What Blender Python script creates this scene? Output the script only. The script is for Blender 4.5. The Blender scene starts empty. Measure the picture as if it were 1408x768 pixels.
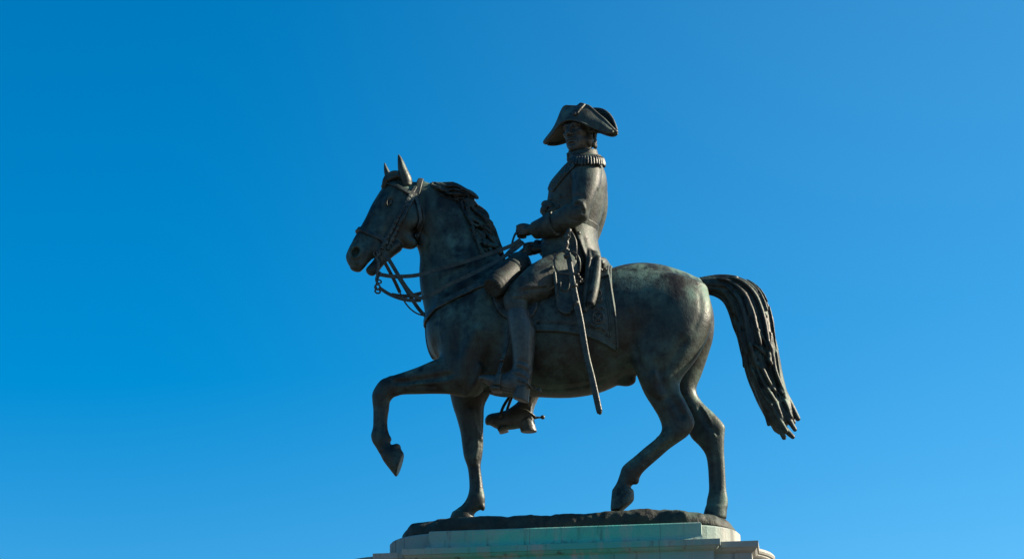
import bpy, math, random
import numpy as np
from mathutils import Vector, Matrix
R = math.radians
scene = bpy.context.scene
COL = scene.collection
rng = np.random.default_rng(7)
random.seed(7)

# ------------------------------------------------------------------ camera
# Photograph: 1408 x 768.  About 165 photo pixels per metre at the statue.
PW, PH = 1408.0, 768.0
DIST, PSI, EYE, BASE_Z, FPX, ROLL = 20.0, R(5.5), 1.7, 5.9, 3300.0, R(0.6)
CAM = np.array([DIST*math.sin(PSI), -DIST*math.cos(PSI), EYE])
def cam_axes(yaw, pitch, roll):
    f = np.array([math.sin(yaw)*math.cos(pitch), math.cos(yaw)*math.cos(pitch), math.sin(pitch)])
    r = np.array([math.cos(yaw), -math.sin(yaw), 0.0])
    u = np.cross(r, f)
    c, s = math.cos(roll), math.sin(roll)
    return f, r*c - u*s, u*c + r*s
def proj_with(ax, p):
    f, r, u = ax
    d = np.asarray(p) - CAM
    z = d @ f
    return PW/2 + FPX*(d @ r)/z, PH/2 - FPX*(d @ u)/z
yaw, pitch = -PSI, 0.25
for _ in range(40):
    px, py = proj_with(cam_axes(yaw, pitch, ROLL), np.array([0.0, 0.0, BASE_Z]))
    yaw += (px - 790.0)/FPX
    pitch += (705.0 - py)/FPX
AX = cam_axes(yaw, pitch, ROLL)
FWD, RGT, UPV = AX
def P(p):
    p = np.asarray(p, dtype=np.float64)
    return proj_with(AX, p)
def ray(px, py):
    d = FWD + RGT*((px-PW/2)/FPX) - UPV*((py-PH/2)/FPX)
    return d/np.linalg.norm(d)
def W(px, py, y=0.0):
    """point of the upright plane at lateral distance y seen at photo pixel px, py"""
    d = ray(px, py)
    return CAM + d*((y - CAM[1])/d[1])
PXM = 1.0/165.0        # metres per photo pixel near the statue

# ------------------------------------------------------------------ signed distance fields
def smin(a, b, k):
    if k <= 0: return np.minimum(a, b)
    h = np.maximum(k - np.abs(a-b), 0.0)/k
    return np.minimum(a, b) - h*h*k*0.25
def smax(a, b, k): return -smin(-a, -b, k)

def catmull(P_, sub):
    P_ = np.asarray(P_, dtype=np.float64)
    n = len(P_)
    if n < 3 or sub <= 1:
        out = []
        for i in range(n-1):
            for j in range(sub): out.append(P_[i] + (P_[i+1]-P_[i])*j/sub)
        out.append(P_[-1]); return np.array(out)
    E = np.vstack([2*P_[0]-P_[1], P_, 2*P_[-1]-P_[-2]])
    out = []
    for i in range(n-1):
        p0, p1, p2, p3 = E[i], E[i+1], E[i+2], E[i+3]
        for j in range(sub):
            t = j/sub
            out.append(0.5*((2*p1)+(-p0+p2)*t+(2*p0-5*p1+4*p2-p3)*t*t+(-p0+3*p1-3*p2+p3)*t**3))
    out.append(P_[-1])
    return np.array(out)

class Field:
    def __init__(s, lo, hi, h):
        s.h = h; s.lo = np.asarray(lo, float)
        s.n = np.ceil((np.asarray(hi)-s.lo)/h).astype(int)+1
        s.ax = [s.lo[i]+h*np.arange(s.n[i]) for i in range(3)]
        s.F = np.full(tuple(s.n), 0.6, dtype=np.float32)
    def box(s, lo, hi, m):
        i0 = np.clip(np.floor((np.asarray(lo)-m-s.lo)/s.h).astype(int), 0, s.n-1)
        i1 = np.clip(np.ceil((np.asarray(hi)+m-s.lo)/s.h).astype(int)+1, 1, s.n)
        if np.any(i1 <= i0): return None, None
        sl = tuple(slice(a, b) for a, b in zip(i0, i1))
        g = [s.ax[i][sl[i]].astype(np.float32) for i in range(3)]
        return sl, (g[0][:, None, None], g[1][None, :, None], g[2][None, None, :])
    def put(s, sl, d, k, op):
        if op == 'add': s.F[sl] = smin(s.F[sl], d, k)
        elif op == 'sub': s.F[sl] = smax(s.F[sl], -d, k)
        elif op == 'and': s.F[sl] = smax(s.F[sl], d, k)
    def sweep(s, st, k=0.04, op='add', sub=5, cap=(None, None), mirror=False):
        """st: rows (center3, axis vector N*a, lateral half width b) as arrays"""
        C = catmull([q[0] for q in st], sub); A = catmull([q[1] for q in st], sub)
        B = catmull([[q[2]] for q in st], sub)[:, 0]
        Tn = np.gradient(C, axis=0); Tn /= np.linalg.norm(Tn, axis=1)[:, None]
        for fl in ((1, -1) if mirror else (1,)):
            M = np.array([1, fl, 1.0])
            Cm, Am, Tm = C*M, A*M, Tn*M
            a_len = np.linalg.norm(Am, axis=1); Nh = Am/a_len[:, None]
            Mh = Tm-Nh*(Tm*Nh).sum(1)[:, None]; Mh /= np.linalg.norm(Mh, axis=1)[:, None]     # station planes hold the outline pairs
            Lh = np.cross(Mh, Nh)
            ra = np.maximum(a_len, B)
            m = k+3*s.h
            SL, G = s.box((Cm-ra[:, None]).min(0)-max(cap[0] or 0, cap[1] or 0), (Cm+ra[:, None]).max(0)+max(cap[0] or 0, cap[1] or 0), m)
            if SL is None: continue
            D = np.full(s.F[SL].shape, 0.6, np.float32)
            off = [SL[i].start for i in range(3)]
            for i in range(len(Cm)-1):
                c0, c1 = Cm[i], Cm[i+1]
                r = max(ra[i], ra[i+1])*1.05; ext = 0.0
                if i == 0: ext = max(ext, cap[0] if cap[0] is not None else min(a_len[0], B[0]))
                if i == len(Cm)-2: ext = max(ext, cap[1] if cap[1] is not None else min(a_len[-1], B[-1]))
                sl, g = s.box(np.minimum(c0, c1)-r-ext, np.maximum(c0, c1)+r+ext, m)
                if sl is None: continue
                f32 = np.float32
                q0 = [g[j]-f32(c0[j]) for j in range(3)]; q1 = [g[j]-f32(c1[j]) for j in range(3)]
                def dot(q, v): return q[0]*f32(v[0])+q[1]*f32(v[1])+q[2]*f32(v[2])
                s0, s1 = dot(q0, Mh[i]), dot(q1, Mh[i+1])
                den = s0-s1
                t = np.clip(s0/np.where(np.abs(den) < 1e-6, f32(1e-6), den), 0, 1)
                u = (1-t)*dot(q0, Nh[i])+t*dot(q1, Nh[i+1])
                v = (1-t)*dot(q0, Lh[i])+t*dot(q1, Lh[i+1])
                aa = a_len[i]+(a_len[i+1]-a_len[i])*t; bb = B[i]+(B[i+1]-B[i])*t
                ua, vb = u/aa, v/bb
                k2 = ua*ua+vb*vb; g2 = (ua/aa)**2+(vb/bb)**2
                ok = (s0 >= -1e-5) & (s1 <= 1e-5)
                if i == 0:
                    cp = cap[0] if cap[0] is not None else min(a_len[0], B[0])
                    w = np.minimum(s0, 0)/f32(cp); k2 = k2+w*w; g2 = g2+(w/f32(cp))**2; ok = ok | (s0 < 0)
                if i == len(Cm)-2:
                    cp = cap[1] if cap[1] is not None else min(a_len[-1], B[-1])
                    w = np.maximum(s1, 0)/f32(cp); k2 = k2+w*w; g2 = g2+(w/f32(cp))**2; ok = ok | (s1 > 0)
                k0 = np.sqrt(k2); k1 = np.sqrt(g2)+1e-6
                d = np.where(k0 < 0.15, -np.minimum(aa, bb), k0*(k0-1)/k1)
                d = np.where(ok, d, f32(.6)).astype(np.float32)
                ls = tuple(slice(max(sl[q].start-off[q], 0), min(sl[q].stop-off[q], D.shape[q])) for q in range(3))
                ds = tuple(slice(ls[q].start-(sl[q].start-off[q]), ls[q].stop-(sl[q].start-off[q])) for q in range(3))
                D[ls] = np.minimum(D[ls], d[ds])
            s.put(SL, D, k, op)
    def ribs(s, rows, **kw):
        """rows (lx, ly, rx, ry, y, b): outline pixel pairs at lateral distance y"""
        st = []
        for lx, ly, rx, ry, y, b in rows:
            p, q = W(lx, ly, y), W(rx, ry, y)
            st.append(((p+q)/2, (q-p)/2, b))
        s.sweep(st, **kw)
    def tube(s, pts, rad, k=0.01, op='add', sub=4, mirror=False):
        pts = catmull(pts, sub); rad = catmull([[r] for r in rad], sub)[:, 0]
        for fl in ((1, -1) if mirror else (1,)):
            Q = pts*np.array([1, fl, 1.0])
            lo = (Q-rad[:, None]).min(0); hi = (Q+rad[:, None]).max(0)
            SL, G = s.box(lo, hi, k+2*s.h)
            if SL is None: continue
            D = np.full(s.F[SL].shape, 0.6, np.float32)
            off = [SL[i].start for i in range(3)]
            for i in range(len(Q)-1):
                c0, c1 = Q[i], Q[i+1]; ax = c1-c0; L2 = ax@ax
                if L2 < 1e-12: continue
                r = max(rad[i], rad[i+1])
                sl, g = s.box(np.minimum(c0, c1)-r, np.maximum(c0, c1)+r, k+2*s.h)
                if sl is None: continue
                X, Y, Z = g[0]-np.float32(c0[0]), g[1]-np.float32(c0[1]), g[2]-np.float32(c0[2])
                t = np.clip((X*np.float32(ax[0])+Y*np.float32(ax[1])+Z*np.float32(ax[2]))/np.float32(L2), 0, 1)
                d = np.sqrt((X-t*np.float32(ax[0]))**2+(Y-t*np.float32(ax[1]))**2+(Z-t*np.float32(ax[2]))**2)-(rad[i]+(rad[i+1]-rad[i])*t)
                ls = tuple(slice(max(sl[q].start-off[q], 0), min(sl[q].stop-off[q], D.shape[q])) for q in range(3))
                ds = tuple(slice(ls[q].start-(sl[q].start-off[q]), ls[q].stop-(sl[q].start-off[q])) for q in range(3))
                D[ls] = np.minimum(D[ls], d[ds].astype(np.float32))
            s.put(SL, D, k, op)
    def ell(s, c, r, axes=None, k=0.04, op='add', mirror=False):
        """ellipsoid; axes rows = local axes"""
        for fl in ((1, -1) if mirror else (1,)):
            M = np.array([1, fl, 1.0])
            cc = np.asarray(c)*M; r_ = np.asarray(r, float)*np.ones(3)
            A = np.eye(3) if axes is None else np.asarray(axes)*M
            ext = np.sqrt(((A*r_[:, None])**2).sum(0))
            sl, g = s.box(cc-ext, cc+ext, k+3*s.h)
            if sl is None: continue
            X, Y, Z = g[0]-np.float32(cc[0]), g[1]-np.float32(cc[1]), g[2]-np.float32(cc[2])
            q = [(X*np.float32(A[i][0])+Y*np.float32(A[i][1])+Z*np.float32(A[i][2]))/np.float32(r_[i]) for i in range(3)]
            k0 = np.sqrt(q[0]**2+q[1]**2+q[2]**2)
            k1 = np.sqrt((q[0]/r_[0])**2+(q[1]/r_[1])**2+(q[2]/r_[2])**2)+1e-6
            d = np.where(k0 < 0.1, -r_.min(), k0*(k0-1)/k1).astype(np.float32)
            s.put(sl, d, k, op)
    def cut(s, p, nrm, ctr, r):
        """remove what lies beyond a plane, inside a box of half size r round ctr"""
        p = np.asarray(p, float); nrm = np.asarray(nrm, float)/np.linalg.norm(nrm)
        sl, g = s.box(np.asarray(ctr)-r, np.asarray(ctr)+r, 0)
        d = ((g[0]-p[0])*nrm[0]+(g[1]-p[1])*nrm[1]+(g[2]-p[2])*nrm[2]).astype(np.float32)
        s.F[sl] = smax(s.F[sl], d, .006)
    def relief(s, pts, w, amp, sub=6, mirror=False):
        """raise (amp > 0) or carve (amp < 0) the surface along a line"""
        pts = catmull(pts, sub)
        for fl in ((1, -1) if mirror else (1,)):
            Q = pts*np.array([1, fl, 1.0])
            SL, G = s.box(Q.min(0), Q.max(0), 2.2*w)
            if SL is None: continue
            D = np.full(s.F[SL].shape, 9.0, np.float32)
            for i in range(len(Q)-1):
                c0, c1 = Q[i], Q[i+1]; ax = c1-c0; L2 = max(ax@ax, 1e-12)
                X, Y, Z = G[0]-np.float32(c0[0]), G[1]-np.float32(c0[1]), G[2]-np.float32(c0[2])
                t = np.clip((X*np.float32(ax[0])+Y*np.float32(ax[1])+Z*np.float32(ax[2]))/np.float32(L2), 0, 1)
                D = np.minimum(D, (X-t*np.float32(ax[0]))**2+(Y-t*np.float32(ax[1]))**2+(Z-t*np.float32(ax[2]))**2)
            s.F[SL] -= np.float32(amp)*np.exp(-D/np.float32(w*w))
    def sample(s, p):
        q = (np.asarray(p)-s.lo)/s.h
        i = np.clip(np.floor(q).astype(int), 0, s.n-2); f = q-i
        v = 0.0
        for a in (0, 1):
            for b in (0, 1):
                for c in (0, 1):
                    wgt = (f[0] if a else 1-f[0])*(f[1] if b else 1-f[1])*(f[2] if c else 1-f[2])
                    v += wgt*float(s.F[i[0]+a, i[1]+b, i[2]+c])
        return v
    def inside(s, p): return np.all(p >= s.lo) and np.all(p <= s.lo+s.h*(s.n-1))
    def surf(s, px, py, lift=0.0, default=None):
        """first surface point on the camera ray through a photo pixel"""
        d = ray(px, py)
        t0 = (s.lo[1]-CAM[1])/d[1]; t1 = (s.ax[1][-1]-CAM[1])/d[1]
        t = t0; prev = None; step = s.h
        while t < t1:
            p = CAM+d*t
            if s.inside(p):
                v = s.sample(p)
                if v < lift:
                    if prev is not None:
                        t = prev[0]+(t-prev[0])*(prev[1]-lift)/(prev[1]-v+1e-9)
                    return CAM+d*t
                prev = (t, v)
                t += max(step*0.5, min((v-lift)*0.6, 0.05)) if v < 0.5 else step
            else: t += step
        return W(px, py, default) if default is not None else None
    def blur(s, n=1):
        for _ in range(n):
            for a in range(3):
                F = s.F; G = F.copy()
                sl = [slice(None)]*3
                m = list(sl); m[a] = slice(1, -1); l = list(sl); l[a] = slice(0, -2); r = list(sl); r[a] = slice(2, None)
                G[tuple(m)] = 0.5*F[tuple(m)]+0.25*(F[tuple(l)]+F[tuple(r)])
                s.F = G
    def crop(s, lo, hi):
        sl, g = s.box(lo, hi, 0)
        o = Field.__new__(Field); o.h = s.h; o.F = s.F[sl].copy(); o.n = np.array(o.F.shape)
        o.ax = [s.ax[i][sl[i]] for i in range(3)]; o.lo = np.array([a[0] for a in o.ax]); return o
    def grid(s): return s.ax[0].astype(np.float32)[:, None, None], s.ax[1].astype(np.float32)[None, :, None], s.ax[2].astype(np.float32)[None, None, :]
    def pixels(s, mirror=False):
        """photo pixel of every grid point (near side; mirror folds the far side over)"""
        X, Y, Z = s.grid()
        if mirror: Y = -np.abs(Y)
        dx, dy, dz = X-np.float32(CAM[0]), Y-np.float32(CAM[1]), Z-np.float32(CAM[2])
        zz = dx*np.float32(FWD[0])+dy*np.float32(FWD[1])+dz*np.float32(FWD[2])
        xx = dx*np.float32(RGT[0])+dy*np.float32(RGT[1])+dz*np.float32(RGT[2])
        yy = dx*np.float32(UPV[0])+dy*np.float32(UPV[1])+dz*np.float32(UPV[2])
        return (PW/2+FPX*xx/zz).astype(np.float32), (PH/2-FPX*yy/zz).astype(np.float32)
    def mesh(s):
        F = s.F; S = F < 0
        for a in range(3):      # close the border
            sl = [slice(None)]*3
            for e in (0, -1):
                sl[a] = e; F[tuple(sl)] = np.maximum(F[tuple(sl)], 1e-3); S[tuple(sl)] = False
        n = F.shape
        cnt = np.zeros((n[0]-1, n[1]-1, n[2]-1), np.uint8)
        Su = S.view(np.uint8)
        for a in (0, 1):
            for b in (0, 1):
                for c in (0, 1):
                    cnt += Su[a:n[0]-1+a, b:n[1]-1+b, c:n[2]-1+c]
        act = (cnt > 0) & (cnt < 8)
        ids = np.argwhere(act)
        index = np.full(act.shape, -1, np.int32); index[act] = np.arange(len(ids))
        acc = np.zeros((len(ids), 3)); num = np.zeros(len(ids))
        i, j, k = ids.T
        corners = [(a, b, c) for a in (0, 1) for b in (0, 1) for c in (0, 1)]
        vals = {q: F[i+q[0], j+q[1], k+q[2]] for q in corners}
        for q in corners:
            for a in range(3):
                if q[a]: continue
                q2 = list(q); q2[a] = 1; q2 = tuple(q2)
                f0, f1 = vals[q], vals[q2]
                m = (f0 < 0) != (f1 < 0)
                t = np.where(m, f0/np.where(m, f0-f1, 1), 0)
                for b in range(3):
                    acc[:, b] += m*(q[b] + (t if b == a else 0))
                num += m
        V = s.lo + s.h*(ids + acc/num[:, None])
        quads = []
        for a in range(3):
            b, c = (a+1) % 3, (a+2) % 3
            sl0 = [slice(None)]*3; sl1 = [slice(None)]*3
            sl0[a] = slice(0, -1); sl1[a] = slice(1, None)
            d = S[tuple(sl0)] != S[tuple(sl1)]
            e = np.argwhere(d)
            e = e[(e[:, b] > 0) & (e[:, c] > 0) & (e[:, b] < n[b]-1) & (e[:, c] < n[c]-1)]
            ins = S[e[:, 0], e[:, 1], e[:, 2]]
            def cell(db, dc):
                q = e.copy(); q[:, b] += db; q[:, c] += dc
                return index[q[:, 0], q[:, 1], q[:, 2]]
            Q = np.stack([cell(-1, -1), cell(0, -1), cell(0, 0), cell(-1, 0)], 1)
            Q[~ins] = Q[~ins][:, ::-1]
            quads.append(Q)
        Q = np.vstack(quads)
        Q = Q[(Q >= 0).all(1)]
        return V, Q

def biggest(V, Q, keep=0.02):
    """drop crumbs of a few faces"""
    n = len(V); lab = np.arange(n)
    E = np.vstack([Q[:, [0, 1]], Q[:, [1, 2]], Q[:, [2, 3]], Q[:, [3, 0]]])
    for _ in range(200):
        old = lab.copy()
        m = np.minimum(lab[E[:, 0]], lab[E[:, 1]])
        np.minimum.at(lab, E[:, 0], m); np.minimum.at(lab, E[:, 1], m)
        lab = lab[lab]; lab = lab[lab]
        if np.array_equal(old, lab): break
    u, c = np.unique(lab, return_counts=True)
    good = u[c >= keep*c.max()]
    mk = np.isin(lab, good)
    Q = Q[mk[Q[:, 0]]]
    used = np.zeros(n, bool); used[Q.ravel()] = True
    mp = np.cumsum(used)-1
    return V[used], mp[Q]

# ------------------------------------------------------------------ objects
def mesh_obj(name, V, faces, mat, parent=None, smooth=True):
    me = bpy.data.meshes.new(name)
    V = np.asarray(V, dtype=np.float64)
    if isinstance(faces, np.ndarray):
        k = faces.shape[1]
        me.vertices.add(len(V)); me.vertices.foreach_set('co', V.astype(np.float32).ravel())
        me.loops.add(faces.size); me.loops.foreach_set('vertex_index', faces.astype(np.int32).ravel())
        me.polygons.add(len(faces)); me.polygons.foreach_set('loop_start', (np.arange(len(faces))*k).astype(np.int32))
        me.polygons.foreach_set('loop_total', np.full(len(faces), k, np.int32))
        me.update(calc_edges=True)
    else:
        me.from_pydata([tuple(v) for v in V], [], [tuple(int(i) for i in f) for f in faces]); me.update()
    me.validate()
    me.polygons.foreach_set('use_smooth', np.full(len(me.polygons), smooth))
    if mat: me.materials.append(mat)
    o = bpy.data.objects.new(name, me); COL.objects.link(o)
    if parent is not None: o.parent = parent
    return o
def tag(o, label=None, cat=None, group=None, kind=None):
    if label: o['label'] = label
    if cat: o['category'] = cat
    if group: o['group'] = group
    if kind: o['kind'] = kind
    return o
def field_obj(name, f, mat, parent, keep=0.02):
    V, Q = f.mesh()
    if keep: V, Q = biggest(V, Q, keep)
    return mesh_obj(name, V, Q, mat, parent)
class MB:
    """collects simple pieces into one mesh"""
    def __init__(s): s.V = []; s.F = []
    def add(s, V, F):
        o = len(s.V); s.V += [tuple(v) for v in V]; s.F += [tuple(i+o for i in f) for f in F]; return s
    def tube(s, pts, rad, n=8, sub=1, flat=None, up=None, closed=False):
        """round (or flat: width, thickness) tube through points"""
        pts = np.asarray(pts, float)
        rad = np.broadcast_to(np.asarray(rad, float), (len(pts),))
        if sub > 1: pts, rad = catmull(pts, sub), catmull(rad[:, None], sub)[:, 0]
        m = len(pts); V = []
        prevN = None
        for i in range(m):
            if closed: T = pts[(i+1) % m]-pts[i-1]
            else: T = pts[min(i+1, m-1)]-pts[max(i-1, 0)]
            T = T/(np.linalg.norm(T)+1e-9)
            if up is not None:
                U = np.asarray(up[i] if np.ndim(up) == 2 else up, float)
            else:
                U = prevN if prevN is not None else (np.array([0, 1, 0.]) if abs(T[1]) < .9 else np.array([1, 0, 0.]))
            N = U-T*(U@T); N /= np.linalg.norm(N)+1e-9; prevN = N
            B = np.cross(T, N)
            for k in range(n):
                a = 2*math.pi*(k+.5)/n
                if flat is None: V.append(pts[i]+rad[i]*(N*math.cos(a)+B*math.sin(a)))
                else:
                    ca, sa = math.cos(a), math.sin(a)
                    e = 0.55
                    V.append(pts[i]+N*flat[1]*.5*np.sign(ca)*abs(ca)**e+B*flat[0]*.5*np.sign(sa)*abs(sa)**e)
        F = []
        for i in range(m if closed else m-1):
            for k in range(n):
                a, b = i*n+k, i*n+(k+1) % n
                c, d = ((i+1) % m)*n+(k+1) % n, ((i+1) % m)*n+k
                F.append((a, b, c, d))
        if not closed:
            F.append(tuple(range(n))[::-1]); F.append(tuple(range((m-1)*n, m*n)))
        return s.add(V, F)
    def ball(s, c, r, nu=12, nv=8):
        V = []; F = []; r = np.asarray(r, float)*np.ones(3)
        for j in range(nv+1):
            th = math.pi*j/nv
            for i in range(nu):
                ph = 2*math.pi*i/nu
                V.append((c[0]+r[0]*math.sin(th)*math.cos(ph), c[1]+r[1]*math.sin(th)*math.sin(ph), c[2]+r[2]*math.cos(th)))
        for j in range(nv):
            for i in range(nu):
                F.append((j*nu+i, (j+1)*nu+i, (j+1)*nu+(i+1) % nu, j*nu+(i+1) % nu))
        return s.add(V, F)
    def build(s, name, mat, parent=None, smooth=True):
        return mesh_obj(name, s.V, s.F, mat, parent, smooth)
# ------------------------------------------------------------------ materials
def nodes(name):
    m = bpy.data.materials.new(name); m.use_nodes = True
    nt = m.node_tree; nt.nodes.clear()
    out = nt.nodes.new('ShaderNodeOutputMaterial'); b = nt.nodes.new('ShaderNodeBsdfPrincipled')
    nt.links.new(b.outputs[0], out.inputs[0])
    def N(t, **kw):
        n = nt.nodes.new(t)
        for k, v in kw.items():
            if k == 'op': n.operation = v
            elif k in n.inputs: n.inputs[k].default_value = v
            else: setattr(n, k, v)
        return n
    return m, nt, b, N, nt.links.new
def bronze(name, dark=(.013, .0115, .009), mid=(.034, .031, .023), green=(.088, .155, .122), amount=.5, rough=.46, grain=1.0, metal=.35, bump=.35, scale=1.0):
    m, nt, b, N, L = nodes(name)
    geo = N('ShaderNodeNewGeometry')
    def noise(sc, det=5.0, rg=.6, vec=None):
        n = N('ShaderNodeTexNoise', Scale=sc*scale, Detail=det, Roughness=rg); L(vec or geo.outputs['Position'], n.inputs['Vector']); return n
    mp = N('ShaderNodeMapping'); mp.inputs['Scale'].default_value = (1.0, 1.0, .28); L(geo.outputs['Position'], mp.inputs['Vector'])
    n1, n2, n3 = noise(2.6, 6, .62), noise(9.0, 6, .65), noise(60.0, 3, .6)
    st = noise(7.0, 5, .6, mp.outputs[0])                      # vertical rain streaks
    def ramp(src, a, b_):
        r = N('ShaderNodeMapRange'); r.inputs['From Min'].default_value = a; r.inputs['From Max'].default_value = b_; L(src, r.inputs['Value']); return r.outputs[0]
    def math_(op, a, b_):
        n = N('ShaderNodeMath', op=op)
        for i, v in enumerate((a, b_)):
            if isinstance(v, (int, float)): n.inputs[i].default_value = v
            else: L(v, n.inputs[i])
        return n.outputs[0]
    def mix(f, a, b_, mode='MIX'):
        n = N('ShaderNodeMix', data_type='RGBA', blend_type=mode)
        if isinstance(f, (int, float)): n.inputs[0].default_value = f
        else: L(f, n.inputs[0])
        for i, v in ((6, a), (7, b_)):
            if isinstance(v, tuple): n.inputs[i].default_value = (*v, 1)
            else: L(v, n.inputs[i])
        return n.outputs[2]
    base = mix(ramp(n2.outputs[0], .36, .66), dark, mid)
    sep = N('ShaderNodeSeparateXYZ'); L(geo.outputs['Normal'], sep.inputs[0])
    upw = ramp(sep.outputs[2], .0, .9)                     # verdigris settles on upper faces, boosted so their colour looks more sunlit
    gm = math_('MULTIPLY', ramp(n1.outputs[0], .44, .60), ramp(n2.outputs[0], .36, .58))
    gm = math_('MULTIPLY', math_('ADD', gm, math_('MULTIPLY', ramp(st.outputs[0], .48, .68), .6)), math_('ADD', .40, math_('MULTIPLY', upw, 1.5)))
    gm = N('ShaderNodeMath', op='MULTIPLY', use_clamp=True).outputs[0] if False else math_('MINIMUM', math_('MULTIPLY', gm, amount), .95)
    c = mix(gm, base, green)
    sp = ramp(n3.outputs[0], .56, .70)                       # fine dark pitting
    c = mix(math_('MULTIPLY', sp, .55*grain), c, (dark[0]*.6, dark[1]*.6, dark[2]*.6))
    L(c, b.inputs['Base Color'])
    b.inputs['Metallic'].default_value = metal; b.inputs['Specular IOR Level'].default_value = .4
    r_ = math_('ADD', rough, math_('MULTIPLY', gm, .28)); r_ = math_('ADD', r_, math_('MULTIPLY', math_('SUBTRACT', n2.outputs[0], .5), .25)); L(r_, b.inputs['Roughness'])
    bn = N('ShaderNodeBump', Strength=bump, Distance=.012)
    h = math_('ADD', math_('MULTIPLY', n3.outputs[0], .35), math_('MULTIPLY', noise(24.0, 4, .6).outputs[0], .8)); L(h, bn.inputs['Height']); L(bn.outputs[0], b.inputs['Normal'])
    return m
def stone(name, base=(.30, .29, .255), dark=(.10, .095, .075), stain=(.05, .31, .245), st_amt=1.15, rough=.75):
    m, nt, b, N, L = nodes(name)
    geo = N('ShaderNodeNewGeometry')
    def noise(sc, det=5.0, rg=.6, z=1.0):
        n = N('ShaderNodeTexNoise', Scale=sc, Detail=det, Roughness=rg)
        mp = N('ShaderNodeMapping'); mp.inputs['Scale'].default_value = (1, 1, z); L(geo.outputs['Position'], mp.inputs['Vector']); L(mp.outputs[0], n.inputs['Vector']); return n.outputs[0]
    def ramp(src, a, b_, lo=0, hi=1):
        r = N('ShaderNodeMapRange'); r.inputs['From Min'].default_value = a; r.inputs['From Max'].default_value = b_; r.inputs['To Min'].default_value = lo; r.inputs['To Max'].default_value = hi; L(src, r.inputs['Value']); return r.outputs[0]
    def mix(f, a, b_):
        n = N('ShaderNodeMix', data_type='RGBA'); L(f, n.inputs[0]) if not isinstance(f, float) else setattr(n.inputs[0], 'default_value', f)
        for i, v in ((6, a), (7, b_)):
            if isinstance(v, tuple): n.inputs[i].default_value = (*v, 1)
            else: L(v, n.inputs[i])
        return n.outputs[2]
    def mul(a, b_):
        n = N('ShaderNodeMath', op='MULTIPLY')
        for i, v in enumerate((a, b_)):
            if isinstance(v, (int, float)): n.inputs[i].default_value = v
            else: L(v, n.inputs[i])
        return n.outputs[0]
    c = mix(ramp(noise(3, 6, .65), .35, .7), base, (base[0]*.80, base[1]*.79, base[2]*.76))
    c = mix(mul(ramp(noise(14, 6, .7), .55, .75), .5), c, dark)
    # copper run-off from the bronze: teal wash below the middle of the statue, on the long front only
    sep = N('ShaderNodeSeparateXYZ'); L(geo.outputs['Position'], sep.inputs[0])
    cx = N('ShaderNodeMath', op='ABSOLUTE'); sx = N('ShaderNodeMath', op='ADD'); L(sep.outputs[0], sx.inputs[0]); sx.inputs[1].default_value = .05; L(sx.outputs[0], cx.inputs[0])
    wid = ramp(cx.outputs[0], .55, 1.45, 1, 0)
    hgt = ramp(sep.outputs[2], 4.9, 5.45, 0.15, 1)
    run = ramp(noise(7, 5, .65, .18), .28, .50)
    c = mix(mul(mul(wid, hgt), mul(mul(run, ramp(noise(2.6, 5, .65),   .30, .55, .55, 1)), st_amt)), c, stain)
    c = mix(mul(ramp(noise(11, 5, .65, .10), .56, .70), .8), c, (.045, .05, .04))        # black streaks
    c = mix(mul(ramp(noise(2.2, 5, .6), .54, .70), .12), c, (.20, .15, .09))               # rusty lichen
    # joints between the blocks
    fx_ = N('ShaderNodeMath', op='FRACT'); dv = N('ShaderNodeMath', op='MULTIPLY_ADD'); L(sep.outputs[0], dv.inputs[0]); dv.inputs[1].default_value = .93; dv.inputs[2].default_value = 10.3; L(dv.outputs[0], fx_.inputs[0])
    jt = ramp(fx_.outputs[0], .003, .006, 1, 0)
    c = mix(mul(jt, .7), c, (.09, .085, .07))
    L(c, b.inputs['Base Color']); b.inputs['Roughness'].default_value = rough
    bn = N('ShaderNodeBump', Strength=.4, Distance=.01); L(noise(45, 5, .65), bn.inputs['Height']); L(bn.outputs[0], b.inputs['Normal'])
    return m
def paving(name):
    m, nt, b, N, L = nodes(name)
    geo = N('ShaderNodeNewGeometry')
    br = N('ShaderNodeTexBrick', Scale=1.0); br.inputs['Color1'].default_value = (.090, .080, .066, 1); br.inputs['Color2'].default_value = (.115, .100, .080, 1); br.inputs['Mortar'].default_value = (.16, .14, .12, 1)
    br.inputs['Mortar Size'].default_value = .012; L(geo.outputs['Position'], br.inputs['Vector'])
    n = N('ShaderNodeTexNoise', Scale=.6, Detail=6.0); L(geo.outputs['Position'], n.inputs['Vector'])
    mx = N('ShaderNodeMix', data_type='RGBA', blend_type='MULTIPLY'); mx.inputs[0].default_value = .5; L(br.outputs[0], mx.inputs[6]); L(n.outputs[0], mx.inputs[7])
    L(mx.outputs[2], b.inputs['Base Color']); b.inputs['Roughness'].default_value = .9
    return m
M_HORSE = bronze('bronze_horse', amount=.80)
M_HAIR = bronze('bronze_mane_tail', amount=.5, rough=.5, bump=.45, scale=1.3)
M_COAT = bronze('bronze_uniform', dark=(.020, .019, .015), mid=(.050, .052, .040), green=(.080, .125, .10), amount=.55, rough=.56, metal=.22, scale=1.6)
M_SKIN = bronze('bronze_face', dark=(.03, .027, .022), mid=(.080, .074, .060), green=(.08, .10, .088), amount=.30, scale=2.2, bump=.2)
M_LEATHER = bronze('bronze_tack', dark=(.020, .020, .017), mid=(.055, .054, .045), amount=.28, rough=.42, scale=2.0)
M_CLOTH = bronze('bronze_saddle_cloth', dark=(.022, .024, .020), mid=(.055, .060, .050), green=(.085, .14, .12), amount=.6, rough=.55, grain=1.4, bump=.4, scale=1.8)
M_METAL = bronze('bronze_sword', dark=(.034, .031, .026), mid=(.066, .062, .050), amount=.22, rough=.42, metal=.35, scale=2.5)
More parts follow.
